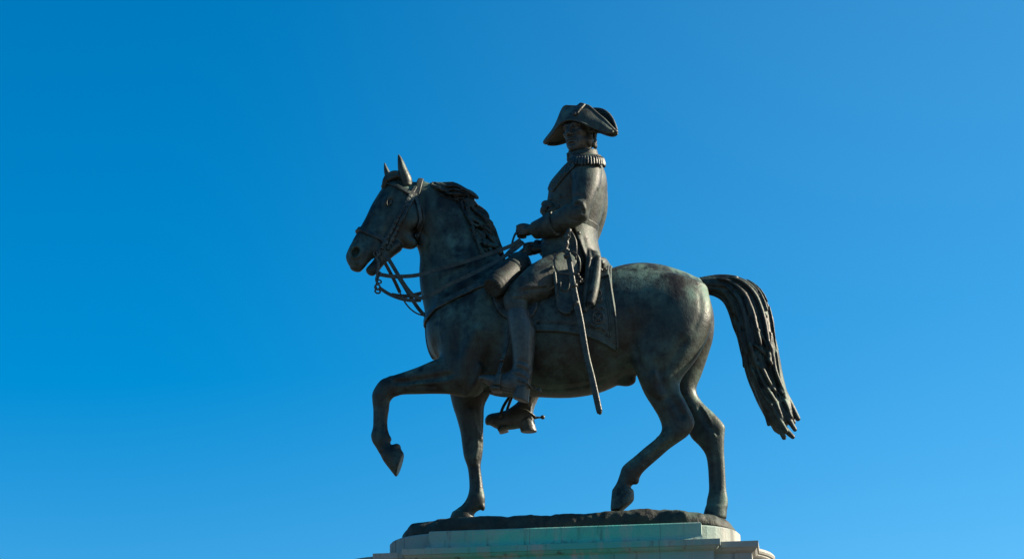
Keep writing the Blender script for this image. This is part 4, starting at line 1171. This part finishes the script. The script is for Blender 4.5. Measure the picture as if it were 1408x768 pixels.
HAT, COCK = hat()

# ------------------------------------------------------------------ cloak roll in front of the saddle
CR = Field(W(680, 405, -.52)+np.array([-.25, -.10, -.05]), W(712, 355, .5)+np.array([.3, .16, .25]), .0075)
rp = [(679, 394, -.50), (685.5, 388.5, -.455), (697, 378, -.37), (708, 369, -.26), (713, 364.5, -.13), (714, 363, 0)]
rpts = [W(*p) for p in rp]; rall = rpts+[p*FL for p in rpts[-2::-1]]
CR.tube(rall, [.095, .108, .112, .112, .108, .105]+[.108, .112, .112, .108, .095], k=.01)
for fl in (1, -1):
    M_ = np.array([1, fl, 1.0])
    d0 = (rpts[0]-rpts[1]); d0 /= np.linalg.norm(d0); e1 = np.cross(d0, [0, 0, 1.0]); e1 /= np.linalg.norm(e1); e2 = np.cross(d0, e1)
    CR.cut((rpts[0]+d0*.035)*M_, d0*M_, rpts[0]*M_, .16)
    for off, rr, w_, am in ((.03, .105, .008, -.012), (-.015, .112, .007, .007), (-.04, .114, .007, -.009)):
        c = rpts[0]-d0*(-off); ring = [(c+(e1*math.cos(a)+e2*math.sin(a))*rr*(1 if off < .02 else .92))*M_ for a in np.linspace(0, 2*math.pi, 25)]
        CR.relief(ring, w_, am, sub=1)
    for a in np.linspace(0, 2*math.pi, 15)[:-1]:       # gathered end
        v = e1*math.cos(a)+e2*math.sin(a)
        CR.relief([(rpts[0]+d0*.036+v*.02)*M_, (rpts[0]+d0*.036+v*.085)*M_], .008, -.014, sub=1)
    c = rpts[3]*.6+rpts[2]*.4; dd = rpts[3]-rpts[2]; dd /= np.linalg.norm(dd); f1 = np.cross(dd, [0, 0, 1.0]); f1 /= np.linalg.norm(f1); f2 = np.cross(dd, f1)
    for o, am in ((-.03, -.012), (0, .008), (.03, -.012)):
        CR.relief([(c+dd*o+(f1*math.cos(a)+f2*math.sin(a))*.113)*M_ for a in np.linspace(0, 2*math.pi, 25)], .010, am, sub=1)
# ------------------------------------------------------------------ put the statue together
def empty(name, loc):
    o = bpy.data.objects.new(name, None); COL.objects.link(o); o.location = loc; o.empty_display_size = .3
    bpy.context.view_layer.update(); return o
def attach(o, parent):
    o.parent = parent
    o.matrix_parent_inverse = parent.matrix_world.inverted()
    return o
STATUE = empty('equestrian_statue', (0, 0, BASE_Z-.2))
tag(STATUE, 'dark bronze statue of an officer in a bicorne hat riding a stepping horse', 'statue')
def part(name, f, mat, parent, keep=.02, label=None):
    o = f.build(name, mat) if isinstance(f, MB) else field_obj(name, f, mat, None, keep)
    attach(o, parent)
    if label: o['label'] = label
    return o
def bend_far(co):
    """the far foot hangs toe down: turn what lies below the ankle"""
    a0 = W(722, 520, -.47)
    w_ = np.clip((a0[2]+.22-co[:, 2])/.30, 0, 1); w_ = w_*w_*(3-2*w_)
    ang = -R(19)*w_; x, z = co[:, 0]-a0[0], co[:, 2]-a0[2]
    co[:, 0] = a0[0]+x*np.cos(ang)+z*np.sin(ang)-.105*w_; co[:, 2] = a0[2]-x*np.sin(ang)+z*np.cos(ang)-.040*w_
    return co
def mcopy(o, parent, bend=False):
    """mirror image across the middle of the horse"""
    me = o.data.copy(); n = len(me.vertices); co = np.empty(n*3, np.float32); me.vertices.foreach_get('co', co)
    co = co.reshape(-1, 3); co[:, 1] *= -1; co = bend_far(co) if bend else co; me.vertices.foreach_set('co', co.ravel()); me.flip_normals(); me.update()
    c = bpy.data.objects.new(o.name.split('.')[0], me); COL.objects.link(c); attach(c, parent); return c
horse = part('horse', H, M_HORSE, STATUE)
part('tail', T, M_HAIR, horse); part('mane', Mn, M_HAIR, horse, .01); part('forelock', Fl, M_HAIR, horse)
for e_ in (EAR1, EAR2): part('ear', e_, M_HORSE, horse)
for s_, e in eye_spots:
    mb = MB(); c = e-HL*.014*s_
    mb.tube([c+HT*x_*.040-HL*.003*s_ for x_ in (-1, -.8, -.4, 0, .4, .8, 1)], [.004, .012, .019, .0215, .019, .012, .004], n=16, sub=3)
    mb.tube([c+HT*a+HN*b+HL*d*s_ for a, b, d in [(-.048, -.004, .002), (-.030, .018, .018), (.0, .025, .024), (.028, .016, .020), (.050, -.008, .004)]], [.003, .006, .007, .006, .003], n=8, sub=4)
    part('eye', mb, M_HORSE, horse)
cloth = part('saddle_cloth', CLOTH, M_CLOTH, STATUE)
br = MB()
def on_cloth(px):
    return [p-ray(780, 440)*.001 for p in (CLOTH.surf(a, b) for a, b in px) if p is not None]
def braid(px, r0, closed=False):
    pts = on_cloth(catmull(px, 4)); br.tube(pts, [r0]*len(pts), n=8)
braid([(738, 443.5), (765, 444), (791, 446), (806, 449), (820, 454), (830, 458.5), (838, 462.5)], .0075); braid([(839, 463), (838.5, 452), (837.5, 440), (836, 425), (833, 405), (831, 384)], .0075)
braid([(705, 451.5), (737, 453), (775, 454.5), (796, 458), (815, 463.5), (831, 471), (847, 480.5)], .011); braid([(849, 480), (848, 460), (846.5, 440), (843, 418), (839.5, 395), (836.5, 374)], .011)
bro = part('border_braid', br, M_CLOTH, cloth); mcopy(bro, cloth)
br = MB()
for px in ([(815, 436), (816.5, 430.5), (822, 428.5), (828, 431), (829.5, 437), (827, 442.5), (821, 444), (816, 441), (815, 436)], [(818, 433), (820, 436), (824, 438), (826, 441)], [(826, 432), (823, 435.5), (820, 438), (818, 441.5)],
           [(816, 425), (820, 422.5), (822.5, 426), (826, 422), (830, 424)], [(812, 444), (816, 448), (822, 450), (828, 448)], [(828.5, 452), (831.5, 453.5)], [(819, 402), (824, 399), (827, 404), (823, 409), (819, 406)], [(820, 412), (825, 415), (828, 410)], [(822, 430), (822.3, 443)]):
    braid(px, .0085)
emo = part('emblem', br, M_METAL, cloth); mcopy(emo, cloth)
saddle = part('saddle', SADDLE, M_LEATHER, STATUE)
part('cloak_roll', CR, M_ROLL, STATUE)
breast = part('breast_strap', BREAST, M_LEATHER, STATUE, .01); part('martingale', MART, M_LEATHER, breast)
bridle = empty('bridle', tuple(M0)); attach(bridle, STATUE)
part('noseband', NOSEB, M_LEATHER, bridle, .01); part('browband', BROWB, M_LEATHER, bridle, .03); part('crownpiece', crown, M_LEATHER, bridle, .03)
part('throat_latch', THROAT, M_LEATHER, bridle, .01)
def halves(f):
    """split a pair of straps into the viewer's side and the far side"""
    a, b = shell_copy(f), shell_copy(f)
    X_, Y_, Z_ = f.grid(); l = ((X_-M0[0])*HL[0]+(Y_-M0[1])*HL[1]+(Z_-M0[2])*HL[2]).astype(np.float32)
    a.F = np.maximum(f.F, -l); b.F = np.maximum(f.F, l); return a, b
def shell_copy(f):
    g = Field.__new__(Field); g.h, g.n, g.ax, g.lo = f.h, f.n, f.ax, f.lo; g.F = f.F.copy(); return g
for c in CHEEK:
    for h_ in halves(c): part('cheekpiece', h_, M_LEATHER, bridle, .05)
# rider: body and head in one mesh, clothes and boots as children
rider = part('rider', B, M_COAT, STATUE, .01)
hd_ = field_obj('head', HD, M_SKIN, None)
def join(a, others):
    """append other meshes to a (one body, several materials)"""
    for o in others:
        bm_ = a.data; V0 = len(bm_.vertices)
        import bmesh
        bm = bmesh.new(); bm.from_mesh(a.data)
        mi = len(a.data.materials); a.data.materials.append(o.data.materials[0])
        n0 = len(bm.faces); bm.from_mesh(o.data); bm.faces.ensure_lookup_table()
        for f in bm.faces[n0:]: f.material_index = mi; f.smooth = True
        bm.to_mesh(a.data); bm.free(); bpy.data.objects.remove(o)
hn_ = field_obj('hands', HDS, M_SKIN, None, .05)
join(rider, [hd_, hn_])
part('hair', HR, M_HAIR, rider, .002)
hat_o = part('bicorne_hat', HAT, M_COAT, rider); ck = part('cockade', COCK, M_METAL, rider)
part('collar', CO, M_COAT, rider)
part('sash', SASH, M_COAT, rider, .03)
lap = part('lapel', LAPEL[0], M_COAT, rider, .05); mcopy(lap, rider)
ep = part('epaulette', EP, M_LEATHER, rider); ep2 = mcopy(ep, rider); ep2.location += Vector((-.07, -.04, .03))
cu = part('cuff', CU, M_COAT, rider); c2 = mcopy(cu, rider); c2.location += Vector((.03, 0, -.06))
part('coat_skirt', CS, M_COAT, rider, .002)
part('hanging_strap', FP, M_LEATHER, rider)
bt = part('boot', BT, M_BOOT, rider); mcopy(bt, rider, True)
for px, py, r0 in ((761, 261.5, .017), (770, 270, .015), (758, 273, .016), (768, 284, .015), (795.5, 320.5, .02), (758.7, 367.5, .018)):
    p = B.surf(px, py) if py < 330 else W(px, py, -.475)
    if px > 794: p = CS.surf(px, py)
    if p is None: continue
    mb = MB(); mb.ball(p, (r0, r0*.7, r0), 14, 8); part('button', mb, M_METAL, rider)
# spurs
def spur():
    mb = MB()
    mb.tube([W(712, 522, -.535), W(722, 526, -.54), W(729.5, 531, -.51), W(731, 533.5, -.47), W(730, 532, -.43), W(723, 526, -.40), W(713, 522, -.405)], .011, n=8, sub=4, flat=(.026, .012), up=np.array([0.3, 0, 1.0]))
    mb.tube([W(730.5, 533, -.47), W(740, 536, -.47)], [.011, .008], n=8); mb.ball(W(741.5, 536.2, -.47), (.02, .016, .02))
    mb.ball(W(714, 522, -.54), (.016, .01, .016)); return mb
sp_ = part('spur', spur(), M_METAL, rider); mcopy(sp_, rider, True)
# stirrups
def stirrup():
    y1, y2 = -.555, -.385; yc = -.47
    iron = MB()
    topp = W(690.5, 496, yc-.01)
    for y in (y1, y2):
        dx = 0.0 if y == y1 else 0.0
        a, b, c = topp, W(687, 508, (y+yc)/2-.01), W(684, 527, y)
        iron.tube([a, b, W(685, 518, y*.8+yc*.2), c], [.5]*4, n=8, sub=3, flat=(.030, .016), up=np.array([0, 1.0, 0.05]))
        if y == y1:
            iron.tube([W(687, 512, y*.75+yc*.25), W(684.2, 521, y), W(683.5, 529, y)], [.5]*3, n=8, sub=3, flat=(.050, .014), up=np.array([0, 1.0, 0.05]))
    iron.ball(topp+np.array([0, 0, .01]), (.024, .024, .02))
    # tread under the sole
    t0 = W(682, 534, yc); iron.tube([np.array([t0[0], y1-.006, t0[2]-.01]), np.array([t0[0], y2+.006, t0[2]-.01])], [.5, .5], n=8, flat=(.085, .022), up=np.array([.12, 0, 1.0]))
    st = MB()
    for o in (0, .018):
        st.tube([W(704, 428, -.44)+np.array([o, 0, 0]), W(699, 452, -.445)+np.array([o, 0, 0]), W(695, 474, -.45)+np.array([o*.8, 0, 0]), W(690.5, 496, -.478)+np.array([o*.4, 0, 0])], [.5]*4, n=8, sub=3, flat=(.022, .012), up=np.array([0, 1.0, 0]))
    return iron, st
iron, st = stirrup()
si = part('stirrup', iron, M_METAL, STATUE); ss = part('stirrup_strap', st, M_LEATHER, si)
si2 = mcopy(si, STATUE, True); mcopy(ss, si2, True)

# sword
def sword():
    Y = -.53
    sc = MB(); hl = MB(); gd = MB()
    L = [(774, 345, 783, 343), (777.5, 351, 785, 350), (782, 379, 790, 377.5), (785.5, 401, 794, 400), (790, 427.5, 799.5, 425), (794, 446, 803.5, 444.5), (802.5, 490, 811, 488.5), (810, 521, 818.5, 519), (819, 562, 827.5, 560), (821.5, 567, 828, 566), (824, 569.5, 827, 569)]
    pts, wd = [], []
    for a, b, c, d in L:
        p, q = W(a, b, Y), W(c, d, Y); pts.append((p+q)/2); wd.append(np.linalg.norm(q-p)/2)
    pts, wd = catmull(pts, 5), catmull(np.array(wd)[:, None], 5)[:, 0]
    V = []; F = []; n = 12
    for i, p in enumerate(pts):
        T_ = pts[min(i+1, len(pts)-1)]-pts[max(i-1, 0)]; T_ /= np.linalg.norm(T_); N_ = np.cross(T_, [0, 1.0, 0]); N_ /= np.linalg.norm(N_)
        for k in range(n):
            a = 2*math.pi*k/n; V.append(p+N_*wd[i]*np.sign(math.cos(a))*abs(math.cos(a))**.7+np.array([0, min(.019, wd[i])*np.sign(math.sin(a))*abs(math.sin(a))**.45, 0]))
    for i in range(len(pts)-1):
        for k in range(n): F.append((i*n+k, i*n+(k+1) % n, (i+1)*n+(k+1) % n, (i+1)*n+k))
    F.append(tuple(range(n))); F.append(tuple(range((len(pts)-1)*n, len(pts)*n))[::-1])
    sc.add(V, F)
    for (px, py, r0) in ((789.5, 393, .033), (792, 417, .031), (779.8, 352, .03)):
        c = W(px, py, Y); sc.tube([c+np.array([-.004, 0, .014]), c+np.array([.004, 0, -.014])], [r0, r0], n=16)
    # grip, pommel and cross
    hl.tube([W(778, 344, Y), W(778.6, 339, Y), W(779, 335, Y), W(779.5, 331, Y), W(780, 328, Y)], [.020, .017, .024, .016, .02], n=12, sub=3)
    hl.ball(W(780, 325, Y), (.030, .026, .028)); hl.tube([W(780.5, 322, Y), W(783, 317, Y), W(784.5, 314.5, Y)], [.02, .021, .012], n=12, sub=3)
    for u in np.linspace(0, 1, 5): hl.ball(W(778.2+.8*u, 343-12*u, Y), (.021, .02, .006), 12, 6)
    def bar(px, r0=.008, y=Y): gd.tube([W(a, b, y+dy) for a, b, dy in px], [r0]*len(px), n=8, sub=4)
    bar([(785, 318, 0), (789, 324, -.01), (792, 333, -.015), (792.5, 345, -.01), (791.5, 357, 0)])
    bar([(775, 345, 0), (768, 347, -.02), (764, 351, -.03), (762.3, 359, -.03), (763, 367, -.03), (766.5, 372.5, -.03), (772, 375.5, -.025), (780, 376.3, -.02), (788, 376, -.01), (794, 375.5, 0)])
    bar([(778, 344, -.01), (787, 346, -.02), (793.5, 350, -.025), (797, 358, -.025), (797.5, 367, -.015), (796.5, 374, 0)])
    for px, py in ((794.5, 377), (796.5, 381), (799, 384), (797, 387), (762, 358)): gd.ball(W(px, py, Y+.01), (.014, .014, .013))
    return sc, hl, gd
sc, hl, gd = sword()
sw = part('sword', hl, M_METAL, STATUE); part('scabbard', sc, M_LEATHER, sw); part('hand_guard', gd, M_METAL, sw)

# bit and reins
def bit(fl):
    mb = MB(); y = -.335
    def q(a, b, dy=0):
        p = W(a, b, y+dy); return p if fl > 0 else refl(p)
    mb.tube([q(518, 345), q(519.5, 350), q(517, 354), q(520, 359), q(520, 366), q(518.5, 373), q(518, 377)], [.011]*7, n=8, sub=4)
    c = [(518+4.2*math.cos(a), 348+4.2*math.sin(a)) for a in np.linspace(0, 2*math.pi, 17)[:-1]]
    mb.tube([q(*p) for p in c], [.008]*16, n=8, closed=True)
    c = [(521+3.0*math.cos(a), 376.5+3.0*math.sin(a)) for a in np.linspace(0, 2*math.pi, 13)[:-1]]
    mb.tube([q(*p) for p in c], [.007]*12, n=8, closed=True)
    mb.tube([q(518, 378, -.0), q(516.5, 384), q(518, 390)], [.006]*3, n=8, sub=3)
    c = [(519+3.6*math.cos(a), 394.5+3.6*math.sin(a)) for a in np.linspace(0, 2*math.pi, 13)[:-1]]
    mb.tube([q(*p) for p in c], [.008]*12, n=8, closed=True)
    return mb
part('bit', bit(1), M_METAL, bridle); part('bit', bit(-1), M_METAL, bridle)
def neck_y(px, py, out):
    p = H.surf(px, py)
    return None if p is None else (p-ray(px, py)*out)[1]
def rein(px, w, far=False, t=.010, name='rein'):
    pts = []
    for a, b, y in px:
        p = W(a, b, y)
        if far: p = np.array([p[0], -p[1]*.9-.02, p[2]])
        pts.append(p)
    mb = MB(); mb.tube(pts, [.5]*len(pts), n=4, sub=8, flat=(w*1.2, t), up=np.array([0.05, 1.0, .1]))
    o = part(name, mb, M_LEATHER, STATUE); o.data.polygons.foreach_set('use_smooth', np.zeros(len(o.data.polygons), bool)); return o
r1 = [(522, 377, -.33), (535, 379.3, -.325), (550, 380, -.31), (575, 377.8, -.27), (607, 369, -.24), (645, 358, -.24), (682, 345.5, -.215), (703, 337.5, -.17), (716, 329, -.155)]
rein(r1, .034)
r2 = [(521, 395, -.33), (535, 404, -.33), (550, 410, -.325), (565, 412.8, -.31), (579, 412.5, -.29)]
rein(r2, .030)
r3 = [(529, 348, -.33), (538, 362, -.33), (550, 382, -.33), (561, 398, -.325), (570, 407, -.32), (580, 409.3, -.305), (597, 402.5, -.30), (620, 390, -.31), (645, 378.5, -.31), (670, 366, -.285), (695, 351.5, -.22), (706, 344, -.17), (720, 332.5, -.15)]
rein(r3, .034)
r4 = [(524, 352, -.33), (532, 366, -.30), (542, 385, -.25), (550, 402, -.19)]
rein(r4, .030); r5 = [(550, 402, -.19), (556, 414, -.14), (564, 424, -.08), (574, 431, -.04), (586, 434.5, -.03)]
rein(r5, .013, t=.012)
rein([(a, b, y) for a, b, y in r1], .034, True); rein([(a, b, y) for a, b, y in r3], .034, True)
loop = MB()
for px in ([(716, 315.5, -.13), (709, 321, -.14), (705, 331, -.15), (703.5, 342, -.15), (704, 348, -.14)], [(726, 334, -.12), (721, 344, -.13), (713, 351, -.13), (706, 353, -.12), (699, 352, -.12)], [(717, 331, -.14), (709, 338, -.15), (702, 343, -.16), (696, 349, -.17)]):
    loop.tube([W(*p) for p in px], [.5]*len(px), n=8, sub=5, flat=(.020, .012), up=np.array([.5, .6, .6]))
part('rein_end', loop, M_LEATHER, STATUE)
# ------------------------------------------------------------------ bronze ground plate, pedestal, ground
def rock():
    out = [(548, 738), (550, 732), (555, 727), (566, 721), (585, 716.5), (610, 713.5), (640, 712), (680, 711), (720, 710.5), (760, 709), (800, 707.3), (835, 704.3), (860, 702.6), (890, 701.8), (930, 702), (960, 703.5), (985, 707), (1000, 712), (1009, 718), (1014, 725)]
    z0 = ZSLAB
    xs = []; zs = []
    for a, b in out:
        p = W(a, b, -.30); xs.append(p[0]); zs.append(p[2])
    xs, zs = np.array(xs), np.array(zs)
    f = Field((-1.62, -.58, z0-.06), (1.52, .58, 6.08), .011)
    X, Y, Z = f.grid()
    xc, hx, hy = (W(548, 738, 0)[0]+W(1014, 725, 0)[0])/2, (W(1014, 725, 0)[0]-W(548, 738, 0)[0])/2, .47
    # stadium plan
    qx = np.maximum(np.abs(X-xc)-(hx-hy), 0); plan = np.sqrt(qx*qx+Y*Y)-hy
    top = np.interp(np.broadcast_to(X, (len(f.ax[0]), 1, 1)).ravel(), xs, zs).astype(np.float32)[:, None, None]
    top = top+.03*np.sin(X*3.1+Y*5)*0
    g = np.random.default_rng(4)
    n = np.zeros(np.broadcast(X, Y, Z).shape, np.float32)
    for k in range(70):
        fr = g.uniform(9, 110); d = g.normal(size=3); d /= np.linalg.norm(d); n += (np.sin((X*d[0]+Y*d[1]+Z*d[2])*fr+g.uniform(0, 6.3))*(.030/fr**.95)).astype(np.float32)
    dome = top+.008-.30*np.maximum(np.abs(Y)-.12, 0)**2
    f.F = smax(smax(plan+n*1.2, (Z-dome)+n*1.0, .09), (z0+.004-Z)+0*X+0*Y, .01).astype(np.float32)
    return f
YS = -.56
ZSLAB = float((W(964, 717.5, YS)[2]+W(590, 730, YS)[2])/2)
ROCK = rock()
part('ground_plate', ROCK, M_ROCK, STATUE)
PED = empty('pedestal', (0, 0, 0))
tag(PED, 'pale weathered stone pedestal with round ends and copper green streaks below the bronze statue', 'pedestal')
def stadium(x0, x1, hy, n=20):
    """outline of a slab with half-round ends, counter-clockwise"""
    P_ = []
    for a in np.linspace(-math.pi/2, math.pi/2, n): P_.append((x1+hy*math.cos(a), hy*math.sin(a)))
    for a in np.linspace(math.pi/2, 3*math.pi/2, n): P_.append((x0+hy*math.cos(a), hy*math.sin(a)))
    return P_
def rect(x0, x1, hy): return [(x0, -hy), (x1, -hy), (x1, hy), (x0, hy)]
def stack(mb, loop_fn, prof):
    """loop_fn(offset) -> plan outline; prof: (outward offset, z) from top to bottom"""
    loops = [[(x, y, z) for x, y in loop_fn(o)] for o, z in prof]
    n = len(loops[0]); V = [v for l in loops for v in l]; F = []
    for i in range(len(loops)-1):
        for k in range(n): F.append((i*n+k, (i+1)*n+k, (i+1)*n+(k+1) % n, i*n+(k+1) % n))
    F.append(tuple(range(n))); F.append(tuple(range((len(loops)-1)*n, len(loops)*n))[::-1])
    mb.add(V, F)
# top slab
xl, xr = W(589.6, 730, YS)[0], W(964, 717.5, YS)[0]
el, er = W(537, 745, 0)[0], W(1018, 730, 0)[0]
hy0 = .50
ZC = float((W(990, 738.5, -.74)[2]+W(552.4, 753.7, -.74)[2])/2)       # upper edge of the cornice
zb_ = ZC-.004
slab = MB()
def flare(d, n=7): return [(d*(1-math.cos(a)), 0) for a in np.linspace(0, math.pi/2, n)]
hS_ = ZSLAB-zb_
prof = [(-.012, ZSLAB), (0, ZSLAB-.012)]
prof_end = prof+[(0, zb_)]
stack(slab, lambda o: stadium(el+hy0, er-hy0, hy0+o), prof_end)
fl_ = [(.10*(1-math.cos(a)), zb_+.085*(1-math.sin(a))) for a in np.linspace(0, math.pi/2, 9)]
o_slab = slab.build('top_slab', M_STONE, None, False); attach(o_slab, PED)
blk = MB()
stack(blk, lambda o: rect(xl-o, xr+o, -YS+o), [(-.008, ZSLAB+.003), (0, ZSLAB-.006)]+[(o*1.25, z) for o, z in fl_]+[(.125, zb_+.001)])
o_blk = blk.build('top_block', M_STONE, None, False); attach(o_blk, PED)
# cornice
def cornice_prof(z, s=1.0): return [(-.02, z), (0, z-.004), (0, z-.052*s), (-.012, z-.056*s), (-.018, z-.066*s), (-.030, z-.078*s), (-.048, z-.087*s), (-.056, z-.094*s), (-.056, z-.245*s), (-.072, z-.25*s), (-.072, z-.30*s), (-.09, z-.32*s), (-.115, z-.345*s), (-.13, z-.37*s), (-.13, z-.42*s)]
cxl, cxr = W(552.4, 753.7, -.74)[0], W(990, 738.5, -.74)[0]
c1 = MB(); stack(c1, lambda o: rect(cxl-o, cxr+o, .74+o), cornice_prof(ZC)); oc = c1.build('cornice', M_STONE, None, False); attach(oc, PED)
ZC2 = float(W(1042.5, 741.5, -.66)[2])
x2 = W(1042.5, 741.5, -.66)[0]; x2l = W(512.5, 760, -.66)[0]
c2_ = MB(); stack(c2_, lambda o: rect(x2l-o, x2+o, .66+o), cornice_prof(ZC2)); oc2 = c2_.build('cornice', M_STONE, None, False); attach(oc2, PED)
xe = W(1066, 768, 0)[0]; hy3 = .60; xel = W(496, 767, -.45)[0]+.397-hy3-.11
c3 = MB(); stack(c3, lambda o: stadium(xel+hy3-.0, xe-hy3, hy3+o, 28), [(-.03, ZC2-.006), (-.012, ZC2-.010), (-.002, ZC2-.02), (0, ZC2-.034), (-.008, ZC2-.05), (-.02, ZC2-.056), (-.02, ZC2-.066), (-.034, ZC2-.08), (-.052, ZC2-.09), (-.058, ZC2-.24), (-.09, ZC2-.28), (-.13, ZC2-.37), (-.13, ZC2-.42)])
oc3 = c3.build('cornice', M_STONE, None, False); attach(oc3, PED)
# shaft and foot down to the ground
zs_ = min(ZC, ZC2)-.40
sh = MB(); stack(sh, lambda o: stadium(xel+hy3, xe-hy3, hy3-.15+o, 28), [(0, zs_), (0, 1.35), (.03, 1.32), (.05, 1.2), (.05, 1.0)]); osf = sh.build('shaft', M_STONE, None, False); attach(osf, PED)
sh2 = MB(); stack(sh2, lambda o: rect(cxl+.14-o, cxr-.14+o, .6+o), [(0, zs_+.002), (0, 1.36), (.03, 1.33), (.05, 1.21), (.05, .99)]); o2 = sh2.build('shaft_panel', M_STONE, None, False); attach(o2, PED)
ft = MB()
for k, (e, z1, z0_) in enumerate(((.25, 1.0, .62), (.55, .62, .31), (.9, .31, 0.0))):
    stack(ft, lambda o: rect(xel-e+o*-1, xe+e+o, .6+e+o), [(-.02, z1-.001*k), (0, z1-.02), (0, z0_)])
of = ft.build('step', M_STONE, None, False); attach(of, PED)
g_ = MB(); n = 64
V = [(0, 0, -.004)]+[(6000*math.cos(2*math.pi*k/n), 6000*math.sin(2*math.pi*k/n), -.004) for k in range(n)]
g_.add(V, [(0, 1+k, 1+(k+1) % n) for k in range(n)])
tag(g_.build('ground', M_PAVE, None, False), kind='structure')
# ------------------------------------------------------------------ camera, sun and sky
cd = bpy.data.cameras.new('camera'); cam = bpy.data.objects.new('camera', cd); COL.objects.link(cam)
M3 = Matrix((RGT, UPV, -FWD)).transposed()
cam.matrix_world = Matrix.Translation(Vector(CAM)) @ M3.to_4x4()
cd.sensor_width = 36.0; cd.lens = 36.0*FPX/PW; cd.clip_end = 20000.0
scene.camera = cam
SUN_AZ, SUN_EL = R(12), R(30)           # azimuth measured from +X (right) towards +Y (away)
sd = Vector((math.cos(SUN_EL)*math.cos(SUN_AZ), math.cos(SUN_EL)*math.sin(SUN_AZ), math.sin(SUN_EL)))
sl = bpy.data.lights.new('sun', 'SUN'); sl.energy = 5.0; sl.angle = R(0.53); sl.color = (1.0, .88, .70)
so = bpy.data.objects.new('sun', sl); COL.objects.link(so)
so.rotation_euler = sd.to_track_quat('Z', 'Y').to_euler()
so.location = Vector((0, 0, 30))
w = bpy.data.worlds.new('World'); scene.world = w; w.use_nodes = True
nt = w.node_tree; bg = nt.nodes['Background']
sky = nt.nodes.new('ShaderNodeTexSky'); sky.sky_type = 'NISHITA'; sky.sun_disc = False
sky.sun_elevation = SUN_EL; sky.sun_rotation = math.pi/2-SUN_AZ
sky.air_density = 0.9; sky.dust_density = 0.7; sky.ozone_density = 4.0; sky.altitude = 200
hs = nt.nodes.new('ShaderNodeHueSaturation'); hs.inputs['Saturation'].default_value = 1.46; hs.inputs['Hue'].default_value = .492
nt.links.new(sky.outputs[0], hs.inputs['Color']); 
# the sky pales towards the sun's side
tc_ = nt.nodes.new('ShaderNodeTexCoord'); dp = nt.nodes.new('ShaderNodeVectorMath'); dp.operation = 'DOT_PRODUCT'
nt.links.new(tc_.outputs['Generated'], dp.inputs[0]); dp.inputs[1].default_value = (.96, .20, -.20)
mr = nt.nodes.new('ShaderNodeMapRange'); mr.interpolation_type = 'SMOOTHSTEP'; nt.links.new(dp.outputs['Value'], mr.inputs['Value'])
mr.inputs['From Min'].default_value = -.14; mr.inputs['From Max'].default_value = .30
ad = nt.nodes.new('ShaderNodeMix'); ad.data_type = 'RGBA'; ad.blend_type = 'ADD'; nt.links.new(mr.outputs[0], ad.inputs[0]); nt.links.new(hs.outputs[0], ad.inputs[6]); ad.inputs[7].default_value = (.30, .56, .55, 1)
nt.links.new(ad.outputs[2], bg.inputs[0])
bg.inputs[1].default_value = 0.06
scene.view_settings.view_transform = 'Standard'; scene.view_settings.look = 'None'
scene.view_settings.exposure = 1.46; scene.view_settings.gamma = 1
